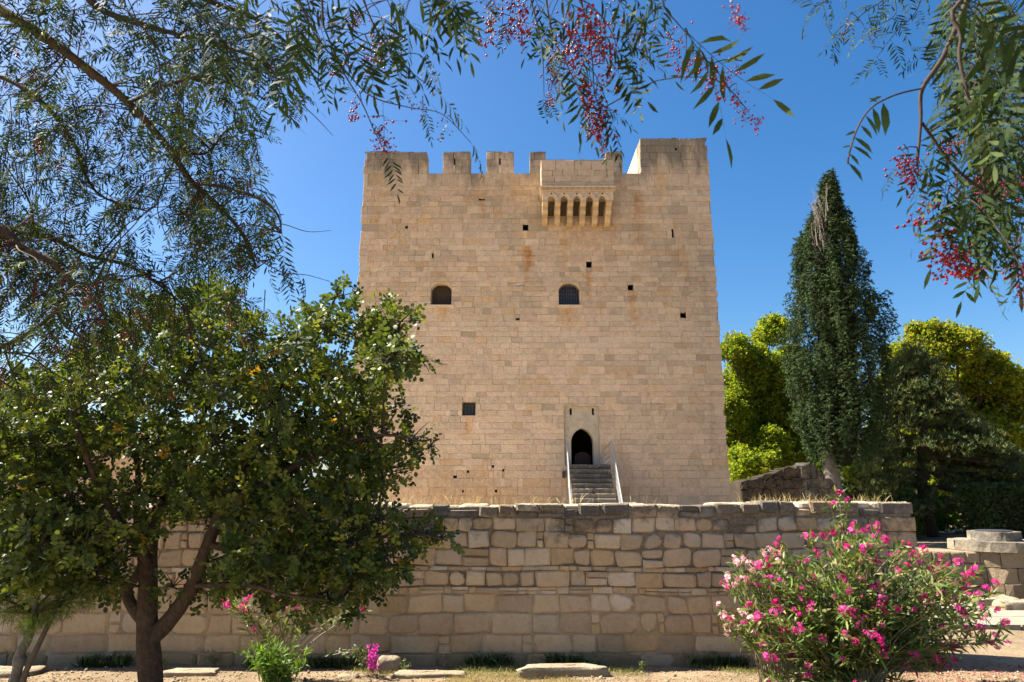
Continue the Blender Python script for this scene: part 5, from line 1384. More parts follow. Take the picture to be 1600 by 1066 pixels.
# branching little weeds with pale tips
qw = random.Random(71)
for i, (px, py, s, lb) in enumerate([(335, 1040, .15, 'grey-green weed right of the carob trunk at the wall foot'), (255, 1045, .10, 'small weed between the carob trunk and the wall'), (140, 1040, .10, 'pale-tipped weed left of the carob trunk'), (1005, 1048, .09, 'pale green weed in front of the wall, left of the pair of tall ones'),
                                     (1075, 1040, .13, 'tall thin weed against the wall, left of the pale oleander'), (1112, 1040, .14, 'tall thin weed nearest the pale oleander'), (935, 1042, .12, 'thin weed in a shaded wall joint above the kerb stone'), (630, 1050, .11, 'spiky weed growing beside the knobbly boulder'), (20, 1035, .16, 'bright green weed beside the leaning sapling')]):
    p = gnd(px, py); root = empty('weed', tuple(p), lb, 'weed', 'weeds at the wall foot'); b = MB(); L = []; D = []
    for k in range(14):
        e = p + Vector((qw.gauss(0, .4) * s, qw.gauss(0, .3) * s, s * qw.uniform(.5, 1.1))); b.tube([p, p.lerp(e, .5) + Vector((0, 0, .1 * s)), e], [.0025, .002, .0012], 4)
        for m in range(9): L.append(p.lerp(e, qw.uniform(.3, 1.05)) + Vector((qw.gauss(0, .008), qw.gauss(0, .008), qw.gauss(0, .008)))); D.append(Vector((qw.gauss(0, 1), qw.gauss(0, 1), qw.gauss(.5, .6))))
    b.build('stem', M_STEM, root); L = np.array(L); n = len(L)
    place_many([blade(1, .5, .2)], np.array(D), rng.normal(size=(n, 3)), rng.uniform(.012, .026, n), L, tints(n, [(.14, .19, .07), (.22, .25, .12), (.10, .16, .04)] if i != 8 else [(.12, .26, .03)], .2), 'leaves', M_GRASS, root)
# dry straw on the wall top
x = np.concatenate([rng.uniform(-1.6, 1.0, 170), rng.uniform(1.3, 1.6, 12), rng.uniform(2.6, 3.6, 260), rng.uniform(3.75, 4.15, 110), rng.uniform(-1.5, -.4, 60)]); x = x + .03 * np.sin(x * 40)
n = len(x); P = np.stack([x, rng.uniform(7.62, 8.12, n), np.full(n, ZTOP - .02)], 1)
grass_blades('straw', P, rng.uniform(.05, .16, n), [(.50, .40, .22), (.42, .33, .17), (.30, .24, .12)], .55, 'dry straw-coloured grass growing on top of the boundary wall', w=.035)
# leaf litter with fallen red berries and petals under the trees
n = 14000; x = rng.uniform(-5.5, 6.5, n); y = rng.uniform(5.6, 7.0, n); m = rng.random(n) < .35; x[m] = rng.uniform(3.2, 6.4, m.sum()); y[m] = rng.uniform(6.2, 7.5, m.sum())
P = np.stack([x, y, ground_h(x, y) + .006], 1)
T = tints(n, [(.26, .15, .07), (.20, .13, .07), (.34, .24, .12)], .3); T[m & (rng.random(n) < .55)] = (.30, .03, .07)
tag(place_many([blade(1, .35, .2), blade(1, .5, -.2)], rng.normal(size=(n, 3)) * np.array([1, 1, .2]), rng.normal(size=(n, 3)) * .3 + np.array([0, 0, 1]), rng.uniform(.012, .035, n), P, T, 'leaf_litter', M_GRASS, None, kind='stuff'), 'dry leaf litter and fallen pink petals under the foreground trees', 'leaf litter')
# ------------------------------------------------------------------ pepper trees overhanging the view
qp = random.Random(200); rng = np.random.default_rng(200)
PLT = [pepper_leaf(qp.choice([7, 8, 9]), qp, .34, .055, qp.uniform(.1, .4)) for _ in range(6)]
PLN = [pepper_leaf(qp.choice([6, 7, 8]), qp, .34, .052, qp.uniform(.1, .35)) for _ in range(6)]
def tri_mesh(name, V, Fc, tint, mat):
    me = bpy.data.meshes.new(name); me.from_pydata([tuple(v) for v in V], [], [tuple(int(i) for i in f) for f in Fc])
    t = np.asarray(tint, dtype=np.float32); t = np.tile(t, (len(V), 1)) if t.ndim == 1 else t
    a = me.color_attributes.new('tint', 'FLOAT_COLOR', 'POINT'); a.data.foreach_set('color', np.hstack([t, np.ones((len(V), 1), dtype=np.float32)]).ravel()); me.materials.append(mat); return me
PC = [(.018, .034, .009), (.025, .044, .011), (.014, .027, .009), (.045, .065, .016)]
LEAF_M = [tri_mesh('leaf', *PLN[i % 6], np.array(PC[i % 4]), M_PEPPER) for i in range(12)]
# berries: small spheres on a branching panicle, unit length hanging down -z
t_ = (1 + 5 ** .5) / 2
ICO = np.array([(-1, t_, 0), (1, t_, 0), (-1, -t_, 0), (1, -t_, 0), (0, -1, t_), (0, 1, t_), (0, -1, -t_), (0, 1, -t_), (t_, 0, -1), (t_, 0, 1), (-t_, 0, -1), (-t_, 0, 1)]) / math.sqrt(1 + t_ * t_)
ICF = np.array([(0, 11, 5), (0, 5, 1), (0, 1, 7), (0, 7, 10), (0, 10, 11), (1, 5, 9), (5, 11, 4), (11, 10, 2), (10, 7, 6), (7, 1, 8), (3, 9, 4), (3, 4, 2), (3, 2, 6), (3, 6, 8), (3, 8, 9), (4, 9, 5), (2, 4, 11), (6, 2, 10), (8, 6, 7), (9, 8, 1)])
def berry_tmpl(r, n, green=False):
    V = []; Fc = []; T = []; k = 0
    def add(v, f, t):
        nonlocal k
        V.append(v); Fc.append(f + k); T.append(np.tile(np.array(t), (len(v), 1))); k += len(v)
    main = [np.array([0.03 * math.sin(i), .03 * math.cos(i * 1.3), -i / 6]) for i in range(7)]
    st = (.35, 1.6, .8)
    for a, b in zip(main[:-1], main[1:]): add(*thin_strip(a, b, .010), st)
    for i in range(n):
        u = r.uniform(.2, 1.0); f = u * 6; j = min(int(f), 5); c = main[j] + (main[j + 1] - main[j]) * (f - j)
        L = .22 * (1.2 - u); e = c + np.array([r.gauss(0, 1) * L, r.gauss(0, 1) * L, -r.uniform(.0, .12)]); add(*thin_strip(c, e, .006), st)
        g = r.uniform(.6, 1.4); tt = (g, g, g) if not green else (.45 * g, 9 * g, 1.0 * g)
        add(ICO * r.uniform(.030, .042) + e, ICF, tt)
    V = np.vstack(V); return V, np.vstack(Fc), np.vstack(T)
BT = [berry_tmpl(qp, qp.choice([16, 22, 28])) for _ in range(5)]
BERRY_M = [tri_mesh('berry_cluster', v, f, t, M_BERRY) for v, f, t in BT]
for me in BERRY_M: me.polygons.foreach_set('use_smooth', np.ones(len(me.polygons), dtype=bool))
BG = berry_tmpl(qp, 18, True); BERRY_G = tri_mesh('berry_cluster', *BG, M_BERRY)

class Pepper:
    def __init__(s, name, base, label):
        s.root = empty(name, base, label, 'tree'); s.tw = MB(); s.leaves = []; s.berries = []; s.net = []
    def limb(s, pts, r0, r1, sub=5):
        p = smooth_path(pts, sub); m = len(p); V, Fc = tube(p, [r0 + (r1 - r0) * i / (m - 1) for i in range(m)], 8, .05, qp)
        mesh('limb', V, Fc, M_TWIG if r0 < .03 else M_BARK, s.root, smooth=True); s.net += p; return p
    def leaf(s, p, d, L, near=False): s.leaves.append((Vector(p), Vector(d).normalized(), L, near))
    def twig(s, pts, r0, L, step, near=False, bp=0.0, bl=.09, start=.15, r1=None, side=1.0):
        p = smooth_path(pts, 5); m = len(p); s.net += p; s.tw.tube(p, [r0 * (1 - .7 * i / (m - 1)) for i in range(m)], 5)
        acc = 0; k = 0; tot = sum((p[i + 1] - p[i]).length for i in range(m - 1)); run_ = 0
        for i in range(m - 1):
            seg = p[i + 1] - p[i]; ln = seg.length; u = 0
            while acc + (ln - u) >= step:
                u += step - acc; acc = 0; run_ += step
                if run_ / tot > start:
                    c = p[i] + seg.normalized() * u; d = seg.normalized(); k += 1
                    sd = d.cross(Vector((0, 1, 0))); sd = sd.normalized() if sd.length > .01 else Vector((1, 0, 0))
                    dd = d * .6 + sd * (side if k % 2 else -side) * qp.uniform(.4, 1.0) + Vector((qp.gauss(0, .15), qp.gauss(0, .45), qp.gauss(-.35, .25)))
                    s.leaf(c, dd, L * qp.uniform(.7, 1.15), near)
                    if qp.random() < bp: s.berries.append((c, bl * qp.uniform(.7, 1.2), False))
            acc += ln - u
        s.leaf(p[-1], (p[-1] - p[-2]).normalized() + Vector((0, 0, -.2)), L, near)
    def tie(s, a):        # the stalk that carries a leaf or a berry cluster on the nearest twig
        n = min(s.net, key=lambda p: (p - a).length + (.15 if p.z < a.z - .02 else 0))
        if .004 < (n - a).length < .7:
            mid = n.lerp(a, .5) + Vector((0, 0, .12 * (n - a).length)); q_ = smooth_path([n, mid, a], 3); s.tw.tube(q_, [.0016 - .0001 * i for i in range(len(q_))], 4); s.net += q_[2:]
    def build(s, limit=290):
        if s is PT:      # the open sky left of the castle stays free of foliage
            s.leaves = [l for l in s.leaves if clear_sky(l[0] + l[1] * l[2] * .8)]; s.berries = [b for b in s.berries if clear_sky(b[0])]
        s.tw.build('twigs', M_TWIG, s.root, kind='stuff')
        cx = Vector((0, 0, CAMZ)); s.leaves.sort(key=lambda l: -l[2] / (l[0] - cx).length)
        for i, (p, d, L, near) in enumerate(s.leaves[:limit]):
            o = bpy.data.objects.new('leaf', qp.choice(LEAF_M)); place(o, s.root, p)
            z = Vector((qp.gauss(0, .5), qp.gauss(-.2, .6), 1)); y = z.cross(d).normalized(); z = d.cross(y)
            from mathutils import Matrix
            o.rotation_euler = Matrix((d, y, z)).transposed().to_euler(); o.scale = (L, L, L)
        rest = s.leaves[limit:]
        if rest:
            P = np.array([l[0] for l in rest]); D = np.array([l[1] for l in rest]); n = len(P); S = np.array([l[2] for l in rest])
            place_many(PLT, D, rng.normal(size=(n, 3)) * .6 + np.array([0, -.2, 1]), S, P, tints(n, PC + [(.13, .16, .04)], .25), 'foliage', M_PEPPER, s.root, kind='stuff')
        for (p, L, gr) in s.berries[:290]:
            o = bpy.data.objects.new('berry_cluster', BERRY_G if gr else qp.choice(BERRY_M)); place(o, s.root, p); o.scale = (L,) * 3; o.rotation_euler = (qp.gauss(0, .25), qp.gauss(0, .25), qp.uniform(0, 6))
        return s
SKYX = [[0, 130, 170, 200, 230, 300, 350, 400, 440, 470], [560, 545, 500, 440, 412, 425, 440, 450, 500, 500]]
def clear_sky(p):
    d = p - Vector((0, 0, CAMZ)); f_ = d.y * CP + d.z * SP; u = 800 + F * d.x / f_; v = 533 - F * (d.z * CP - d.y * SP) / f_
    return u < np.interp(v, *SKYX)
# ---- left tree: trunk just out of the picture at the left
PT = None
PT = Pepper('pepper_tree', (-4.6, 2.2, 0), 'pepper tree at the left whose fine foliage and thin branches fill the upper left')
V, Fc = tube(smooth_path([(-4.6, 2.2, 0), (-4.5, 2.3, 1.2), (-4.55, 2.5, 2.4), (-4.3, 2.7, 3.4), (-4.0, 2.8, 4.6)], 4), [.26 - .011 * i for i in range(17)], 12, .07, qp); mesh('trunk', V, Fc, M_BARK, PT.root, smooth=True)
def A(px, py, Y): return at(px, py, Y)
limbs = [([(-4.0, 2.8, 4.4), A(-120, -60, 3.0), A(0, 15, 3.0), A(55, 48, 3.0), A(120, 95, 3.05), A(200, 160, 3.15), A(262, 230, 3.2), A(300, 285, 3.25), A(345, 325, 3.3), A(385, 375, 3.3), A(400, 420, 3.3)], .035, .005),
         ([(-4.45, 2.5, 2.7), A(-160, 330, 3.0), A(-10, 352, 3.0), A(30, 385, 3.0), A(80, 408, 3.0), A(110, 438, 3.0), A(150, 470, 3.0), A(165, 500, 3.0)], .03, .006),
         ([(-4.45, 2.5, 2.65), A(-120, 340, 3.4), A(20, 362, 3.4), A(80, 372, 3.4), A(140, 400, 3.4), A(200, 415, 3.4), A(255, 450, 3.4), A(300, 490, 3.4)], .02, .004),
         ([(-4.5, 2.4, 2.2), A(-100, 560, 3.2), A(5, 540, 3.2), A(60, 510, 3.2), A(100, 470, 3.2), A(112, 430, 3.2)], .015, .006),
         ([(-4.2, 2.75, 3.9), A(-80, 100, 3.6), A(40, 140, 3.6), A(110, 215, 3.6), A(150, 300, 3.6), A(230, 330, 3.6)], .022, .004),
         ([(-4.0, 2.8, 4.6), A(40, -80, 2.8), A(150, 10, 2.8), A(230, 40, 2.8), A(300, 60, 2.8), A(400, 90, 2.8), A(440, 130, 2.8)], .022, .004),
         ([(-4.0, 2.8, 4.6), A(200, -80, 3.0), A(300, -10, 3.0), A(400, 30, 3.0), A(470, 90, 3.0), A(500, 140, 3.0)], .02, .003),
         ([(-4.5, 2.4, 2.0), A(-150, 620, 3.6), A(-20, 600, 3.6), A(40, 560, 3.6)], .012, .004),
         ([A(262, 230, 3.2), A(320, 240, 3.3), A(360, 200, 3.4), A(410, 215, 3.4)], .010, .003),
         ([A(300, 285, 3.25), A(380, 300, 3.0), A(430, 330, 3.0), A(440, 365, 3.0)], .010, .003),
         ([A(200, 160, 3.15), A(270, 130, 2.6), A(330, 120, 2.6), A(400, 150, 2.6)], .010, .003)]
LP = []
for P_, r0, r1 in limbs: LP.append(PT.limb(P_, r0, r1))
cnt = 0
for li, p in enumerate(LP):
    n = [78, 44, 38, 14, 44, 46, 40, 8, 16, 18, 16][li]
    for k in range(n):
        i = qp.randrange(int(len(p) * .18), len(p)); s = p[i]; L = qp.uniform(.22, .6)
        ang = qp.uniform(0, 6.283); d = Vector((math.cos(ang) * 1.0, math.sin(ang) * .7, qp.uniform(-.5, .6))).normalized()
        m1 = s + d * L * .45; e = s + d * L * .8 + Vector((0, 0, -L * qp.uniform(.15, .55)))
        # keep the sky over the castle free
        pxe = 800 + F * e.x / max(e.y * CP, .1)
        if e.y < 1.4 or not clear_sky(e): continue
        PT.twig([s, m1, e], .0035, qp.uniform(.10, .16), .055, bp=.26, bl=qp.uniform(.06, .10), start=.2)
for k in range(46):                      # bare crooked twigs
    p = LP[qp.choice([0, 1, 1, 2, 2, 3, 4, 7])]; s = p[qp.randrange(int(len(p) * .3), len(p))]; c = [s]; d = Vector((qp.gauss(.3, .8), qp.gauss(0, .4), qp.gauss(-.1, .8))).normalized()
    for j in range(5):
        d = (d + Vector((qp.gauss(0, .35), qp.gauss(0, .3), qp.gauss(-.08, .35)))).normalized(); c.append(c[-1] + d * qp.uniform(.07, .16))
    if clear_sky(c[-1]): PT.tw.tube(smooth_path(c, 3), [.0055 * (1 - .8 * i / 15) for i in range(16)], 5)
# hanging curtains of thin strands along the left edge and to the lower left
for k in range(46):
    px = qp.choice([qp.uniform(-20, 60), qp.uniform(0, 180), qp.uniform(120, 420)]); py = qp.uniform(150, 480) if px < 180 else qp.uniform(380, 470); Y = qp.uniform(3.0, 3.8)
    s = A(px, py, Y); L = qp.uniform(.3, .75); e = s + Vector((qp.uniform(-.1, .15), qp.uniform(-.1, .1), -L)); PT.twig([s, s.lerp(e, .5) + Vector((qp.uniform(-.06, .06), 0, .02)), e], .003, qp.uniform(.09, .14), .05, bp=.2, bl=.08)
# named sprays at the rim of the mass
for pts, Y, L, st, bp in [([(380, 290), (410, 290), (436, 330), (440, 360)], 2.6, .15, .05, .1), ([(385, 380), (430, 350), (480, 362), (518, 360)], 2.8, .11, .04, 0), ([(395, 400), (440, 425), (480, 430), (515, 440)], 2.8, .12, .04, .1),
                      ([(370, 200), (400, 205), (420, 200), (438, 205)], 3.0, .09, .035, 0), ([(420, 90), (460, 150), (495, 185), (520, 212)], 2.4, .10, .06, .2), ([(440, 120), (470, 150), (480, 175)], 2.3, .09, .05, .6),
                      ([(300, 10), (345, 60), (380, 100), (420, 160)], 1.9, .16, .06, .3), ([(200, 20), (235, 60), (250, 120), (240, 200)], 1.7, .13, .06, .9), ([(330, 30), (400, 60), (430, 120)], 2.0, .17, .06, .1),
                      ([(430, -20), (480, 20), (500, 90), (540, 130)], 2.2, .14, .05, .3), ([(400, -20), (450, 30), (455, 80), (450, 140)], 2.3, .13, .05, .3)]:
    PT.twig([A(a, b, Y) for a, b in pts], .003, L, st, bp=bp, bl=.085, start=0)
for (px, py, Y, L) in [(205, 235, 3.0, .12), (235, 110, 1.7, .10), (245, 165, 1.7, .07), (265, 90, 1.9, .10), (60, 30, 1.6, .08), (0, 50, 1.0, .06), (20, 620, 3.0, .12), (60, 590, 3.2, .12), (45, 540, 3.2, .1), (370, 330, 3.1, .10), (380, 375, 3.1, .10), (300, 230, 3.1, .08), (340, 250, 3.1, .08), (210, 640, 3.4, .1), (385, 470, 3.4, .1), (320, 690, 3.4, .1), (350, 360, 3.1, .08), (100, 60, 2.8, .1), (90, 120, 3, .1)]:
    PT.berries.append((A(px, py - 20, Y), L, False))
PT.build()

# ---- second tree: trunk behind the camera, crown overhead; its sprays hang into the top of the picture
PB = Pepper('pepper_tree', (1.2, -1.8, 0), 'pepper tree overhead whose sprays with pink berries hang down above the castle roof')
V, Fc = tube(smooth_path([(1.2, -1.8, 0), (1.1, -1.7, 1.3), (.9, -1.2, 2.6), (.6, -.5, 3.3)], 4), [.2 - .009 * i for i in range(13)], 12, .07, qp); mesh('trunk', V, Fc, M_BARK, PB.root, smooth=True)
TOPZ = 3.35
la = PB.limb([(.6, -.5, 3.2), (.3, .5, 3.5), (.1, 1.2, 3.45), (-.4, 1.5, 3.4), (-.9, 1.6, 3.3)], .06, .02)
lb_ = PB.limb([(.3, .3, 3.45), (.5, .9, 3.4), (.7, 1.3, 3.35), (.9, 1.5, 3.3)], .035, .015)
def hang(pts, Y, L, st, bp=0, bl=.07, near=True, r=.0028, start=0.0, side=1.0):
    P_ = [A(a, b, Y) for a, b in pts]
    top = min(list(la) + list(lb_), key=lambda p: (p - P_[0]).length)
    PB.tw.tube(smooth_path([top, top.lerp(P_[0], .5) + Vector((0, .1, .08)), P_[0]], 4), r * 1.3, 5)
    PB.twig(P_, r, L, st, near=near, bp=bp, bl=bl, start=start, side=side)
def lf(px, py, dx, dy, Y, L):      # one compound leaf: base pixel and its heading in the picture
    a = A(px, py, Y); b = A(px + dx, py + dy, Y); PB.tie(a); PB.leaf(a, b - a, L * 1.08, True)
def br(px, py, Y, L, g=False): PB.tie(A(px, py, Y)); PB.berries.append((A(px, py, Y), L, g))
hang([(455, -30), (490, 50), (535, 105), (580, 150), (640, 168), (690, 178), (735, 222)], 1.7, .10, .2, near=True, start=.5)
hang([(505, 40), (535, 110), (565, 160), (585, 205), (603, 238)], 1.7, .11, .11, 0)
hang([(560, -20), (590, 50), (640, 110), (680, 140)], 1.6, .13, .13, .2)
for a in [(600, -12, 60, 60, 1.35, .2), (640, -14, 70, 40, 1.35, .17), (560, -15, -40, 60, 1.5, .17), (520, 0, -10, 60, 1.7, .16), (540, 70, 40, 60, 1.6, .15), (655, 85, 30, 40, 1.6, .12), (610, 60, 0, 60, 1.6, .12), (500, 60, -30, 40, 1.8, .14), (470, 20, -30, 60, 1.8, .16), (590, 15, 20, 80, 1.5, .17)]: lf(*a)
for a in [(560, 140, 1.65, .09), (585, 60, 1.65, .10), (600, 160, 1.65, .12), (595, 195, 1.65, .08), (548, 95, 1.65, .08), (606, 205, 1.65, .07)]: br(*a)
for a in [(625, 130, 1.65, .07, True), (660, 150, 1.65, .07, True), (700, 180, 1.65, .07, True), (680, 120, 1.65, .06, True), (620, 70, 1.7, .07, True)]: br(*a)
for _ in range(34):
    px = qp.uniform(395, 720); lf(px, qp.uniform(-35, 70 if px < 640 else 10), qp.gauss(0, 35), qp.uniform(30, 80), qp.uniform(1.4, 2.2), qp.uniform(.13, .19))
for _ in range(6): br(qp.uniform(430, 600), qp.uniform(0, 110), 1.8, qp.uniform(.06, .10))
# centre
for a in [(745, -20, 20, 50, 1.9, .13), (770, -15, 10, 60, 1.9, .14), (830, -10, 30, 50, 1.9, .13), (845, 20, -30, 50, 1.9, .13), (890, -20, 40, 40, 1.6, .15), (930, -15, 50, 50, 1.6, .16), (990, 20, 20, 60, 1.6, .15),
          (1000, 60, 30, 60, 1.7, .14), (850, 60, 30, 60, 1.7, .13), (880, 110, -10, 60, 1.7, .13), (915, 80, -30, 60, 1.7, .13), (1040, 0, -20, 50, 1.7, .12), (710, -20, -40, 60, 1.5, .16), (680, -15, 30, 60, 1.5, .16)]: lf(*a)
for a in [(775, 20, 1.9, .13), (810, 35, 1.9, .10), (825, -5, 1.9, .13), (785, 45, 1.95, .10), (900, 45, 1.45, .11), (935, 20, 1.45, .12), (915, 95, 1.5, .12), (950, 165, 1.5, .09), (925, 165, 1.5, .08), (960, 60, 1.5, .09), (870, 120, 1.6, .08), (1110, 120, 1.4, .09), (1060, 65, 1.45, .08), (1170, 175, 1.4, .07), (945, 200, 1.5, .07)]: br(*a)
hang([(800, -40), (800, 0), (795, 30)], 1.9, .10, .3)
for a in [(800, -15, 1.9, .16), (780, -10, 1.9, .12), (770, 0, 1.9, .10), (815, 5, 1.8, .10), (793, 40, 1.9, .06)]: br(*a)
hang([(818, -40), (840, 40), (848, 90), (850, 150)], 1.75, .09, .4)
hang([(850, -30), (862, 50), (885, 100), (910, 150), (930, 190)], 1.55, .12, .10, .35)
hang([(900, -30), (915, 30), (925, 90), (930, 150), (945, 175)], 1.5, .12, .12, .5)
for a in [(905, 0, 1.4, .12), (915, 30, 1.4, .11), (925, 50, 1.45, .10), (930, 120, 1.5, .12), (940, 150, 1.5, .09), (935, 185, 1.5, .06), (855, 105, 1.6, .08), (860, 140, 1.6, .05), (905, 70, 1.5, .09), (945, 100, 1.5, .08), (965, 95, 1.55, .06), (890, 10, 1.6, .1), (870, 65, 1.6, .07)]: br(*a)
for a in [(860, 30, -10, 60, 1.5, .13), (870, 70, -12, 60, 1.5, .12), (890, 95, 20, 60, 1.5, .15), (925, 55, 55, 30, 1.5, .16), (950, 85, 40, 60, 1.5, .17), (940, 60, 30, 20, 1.6, .14), (930, 140, 40, 70, 1.5, .14), (905, 20, -40, 25, 1.5, .12),
          (960, -10, 40, 50, 1.6, .16), (985, -10, 45, 60, 1.6, .16), (870, -10, 35, 30, 1.5, .13), (960, 60, 60, 20, 1.6, .12), (880, 40, 40, 50, 1.5, .12), (970, 105, 30, 60, 1.55, .13), (910, 150, 20, 60, 1.5, .11), (975, 40, 30, 70, 1.6, .12)]: lf(*a)
for a in [(970, -10, 1.7, .09, True), (985, 40, 1.7, .08, True), (1000, 60, 1.7, .08, True)]: br(*a)
hang([(1030, -35), (1038, 10), (1058, 35), (1075, 55)], 1.45, .1, .5)
for a in [(1075, 52, 70, 50, 1.4, .235), (1070, 45, 45, 75, 1.35, .24), (1010, -15, 40, 40, 1.5, .12), (1030, -10, -35, 40, 1.6, .14)]: lf(*a)
for a in [(1052, 50, 1.45, .09), (1072, 82, 1.4, .07), (1090, 80, 1.4, .10), (1102, 105, 1.4, .08), (1160, 95, 1.4, .07), (1150, 130, 1.4, .06), (1155, 160, 1.4, .06)]: br(*a)
for a in [(1140, -5, .75, .05), (1150, 25, .75, .03)]: br(*a)
PB.build()

# ---- right tree
PR = Pepper('pepper_tree', (3.4, 1.0, 0), 'pepper tree at the right whose dark leaves and berries hang into the upper right corner')
V, Fc = tube(smooth_path([(3.4, 1.0, 0), (3.3, 1.1, 1.4), (3.1, 1.2, 2.6), (2.6, 1.3, 3.6)], 4), [.2 - .010 * i for i in range(13)], 12, .07, qp); mesh('trunk', V, Fc, M_BARK, PR.root, smooth=True)
PB = PR
la = PR.limb([(2.6, 1.3, 3.5), (1.9, 1.5, 3.5), A(1535, -60, 1.5), A(1512, 0, 1.45), A(1474, 89, 1.45), A(1441, 140, 1.45), A(1439, 190, 1.45), A(1433, 260, 1.45)], .011, .0028)
lb_ = PR.limb([(2.9, 1.25, 3.0), A(1680, 60, 1.6), A(1590, 85, 1.6), A(1530, 135, 1.6), A(1490, 180, 1.6), A(1455, 205, 1.6)], .006, .0025)
PR.limb([A(1441, 192, 1.45), A(1462, 222, 1.45), A(1484, 253, 1.45), A(1526, 290, 1.45), A(1600, 330, 1.45), A(1680, 350, 1.45)], .0035, .003)
PR.limb([(2.3, 1.4, 3.5), A(1560, -40, 1.4), A(1502, 60, 1.4), A(1510, 140, 1.4), A(1528, 200, 1.4), A(1540, 300, 1.4)], .006, .0025)
lf(1441, 136, -62, 18, 1.4, .10)
PR.leaves.pop()
# the big bare-ribbed leaf that arches out to the left
PR.tw.tube(smooth_path([A(1441, 138, 1.45), A(1400, 148, 1.42), A(1362, 168, 1.4), A(1340, 200, 1.4), A(1327, 240, 1.4), A(1325, 256, 1.4)], 4), .0022, 5)
bigl = [(1378, 150, -18, 8, 24), (1380, 160, 4, 30, 58), (1364, 168, 8, 25, 46), (1352, 180, 18, 24, 40), (1345, 196, 14, 14, 30), (1338, 205, -22, 8, 20), (1334, 214, 28, 20, 42), (1332, 228, 32, 18, 40), (1330, 228, -15, 2, 15), (1327, 240, 18, 18, 26), (1325, 254, 25, 26, 40), (1372, 160, -22, -12, 18)]
bb = MB()
for (px, py, dx, dy, L) in bigl:
    a = A(px, py, 1.4); b2 = A(px + dx, py + dy, 1.4); d = (b2 - a).normalized(); V, Fc = blade(L / F * 1.45, L / F * 1.45 * .26, .12)
    M = basis(np.array([list(d)]), np.array([[qp.uniform(-.3, .3), -1, .25]]), np.array([1.0])); mesh('leaflet', scatter(V, M, np.array([list(a)])), Fc, M_PEPPER, PR.root, tint=(.04, .065, .022))
for a in [(1441, 260, -25, 60, 1.45, .12), (1433, 230, -10, 50, 1.45, .11), (1460, 225, -15, 70, 1.45, .12), (1490, 250, -15, 70, 1.4, .17), (1510, 275, -20, 70, 1.4, .17), (1470, 290, -35, 50, 1.4, .15), (1500, 300, -30, 70, 1.35, .16), (1540, 290, -40, 70, 1.35, .17),
          (1440, 250, 40, 60, 1.4, .15), (1450, 290, 60, 30, 1.4, .17), (1480, 320, 50, 50, 1.4, .16), (1460, 310, 10, 60, 1.4, .13), (1520, 320, 40, 60, 1.4, .16), (1400, 260, -25, 30, 1.45, .07), (1560, 300, 30, 60, 1.4, .16), (1600, 330, -10, 80, 1.4, .16), (1590, 380, 10, 50, 1.5, .13),
          (1502, 130, 5, 80, 1.35, .15), (1530, 130, 20, 80, 1.3, .18), (1560, 120, 25, 80, 1.3, .18), (1590, 110, -20, 90, 1.3, .18), (1540, 60, 30, 60, 1.2, .2), (1520, 20, 60, 40, 1.1, .2), (1490, -20, 60, 40, 1.0, .18), (1600, 40, -40, 70, 1.2, .19), (1560, 0, 60, 70, 1.1, .2), (1580, 200, -30, 80, 1.35, .16), (1600, 230, -30, 70, 1.35, .16), (1540, 220, 30, 60, 1.35, .14), (1610, 440, -70, 40, 1.2, .06)]: lf(*a)
for a in [(1408, 235, 1.45, .07), (1420, 235, 1.45, .09), (1430, 245, 1.45, .08), (1460, 320, 1.4, .13), (1475, 335, 1.4, .12), (1470, 370, 1.4, .09), (1490, 380, 1.4, .08), (1500, 370, 1.4, .06), (1585, 395, 1.4, .08), (1595, 455, 1.35, .04), (1590, 265, 1.4, .06), (1590, 30, 1.6, .08), (1600, 60, 1.6, .08)]: br(*a)
for _ in range(95):                      # the thick of the crown at the picture's edge
    px = qp.uniform(1475, 1640); py = qp.uniform(-30, 400)
    if px < 1475 + max(0, py - 150) * .12: continue
    lf(px, py, qp.gauss(0, 25), qp.uniform(30, 80), qp.uniform(1.3, 2.1), qp.uniform(.12, .19))
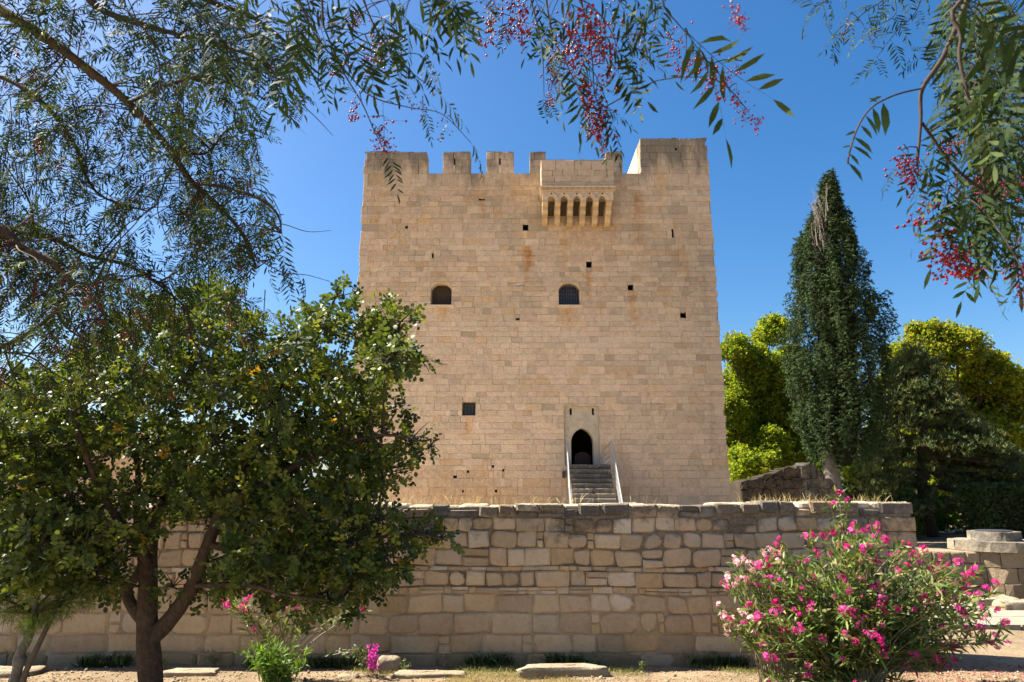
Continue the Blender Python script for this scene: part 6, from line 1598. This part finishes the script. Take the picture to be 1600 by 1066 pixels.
for _ in range(12): br(qp.uniform(1480, 1610), qp.uniform(200, 420), qp.uniform(1.4, 1.8), qp.uniform(.06, .10))
for a in [(1412, 225, 1.45, .10), (1465, 345, 1.4, .14), (1480, 385, 1.4, .10), (1450, 300, 1.4, .09), (1590, 400, 1.4, .10)]: br(*a)
# finer sprays farther off
for pts, Y, L, st, bp in [([(1330, -40), (1300, -5), (1275, 10), (1265, 20)], 2.2, .11, .05, 0), ([(1420, -40), (1380, 0), (1350, 20), (1320, 50), (1310, 65)], 2.4, .12, .05, 0), ([(1450, -30), (1430, 20), (1400, 50), (1370, 90)], 2.5, .12, .05, 0),
                          ([(1500, -30), (1470, 30), (1455, 80), (1440, 90)], 2.4, .13, .05, 0), ([(1560, -30), (1540, 50), (1500, 110), (1480, 160)], 2.4, .13, .045, 0), ([(1620, 20), (1580, 80), (1540, 130), (1500, 150)], 2.4, .13, .045, 0),
                          ([(1620, 120), (1580, 180), (1560, 230), (1500, 240)], 2.2, .13, .045, .1), ([(1620, 200), (1590, 260), (1550, 330), (1560, 370)], 2.2, .13, .045, .1), ([(1600, 260), (1580, 320), (1590, 380), (1600, 420)], 2.0, .12, .045, .2),
                          ([(1480, -30), (1490, 60), (1470, 120)], 2.2, .13, .045, 0), ([(1600, -20), (1560, 40), (1530, 90), (1490, 100)], 2.1, .14, .04, 0), ([(1620, 60), (1570, 140), (1540, 200), (1530, 280)], 2.1, .13, .04, .1), ([(1390, -30), (1400, 20), (1370, 40)], 2.5, .11, .05, 0),
                          ([(1620, 150), (1600, 240), (1570, 290)], 1.9, .14, .04, .1), ([(1540, -30), (1520, 40), (1530, 100), (1550, 150)], 1.9, .14, .04, 0), ([(1290, -35), (1285, -10), (1290, 30)], 2.3, .08, .05, 0)]:
    PR.twig([A(a, b, Y) for a, b in pts], .003, L, st, bp=bp, bl=.08, start=0)
for a in [(1330, 20, 2.3, .09, True), (1350, 40, 2.3, .08, True), (1590, 270, 1.8, .10, True), (1570, 290, 1.8, .10, True), (1500, 260, 1.7, .08, True), (1580, 240, 1.8, .09, True)]: br(*a)
PR.build()
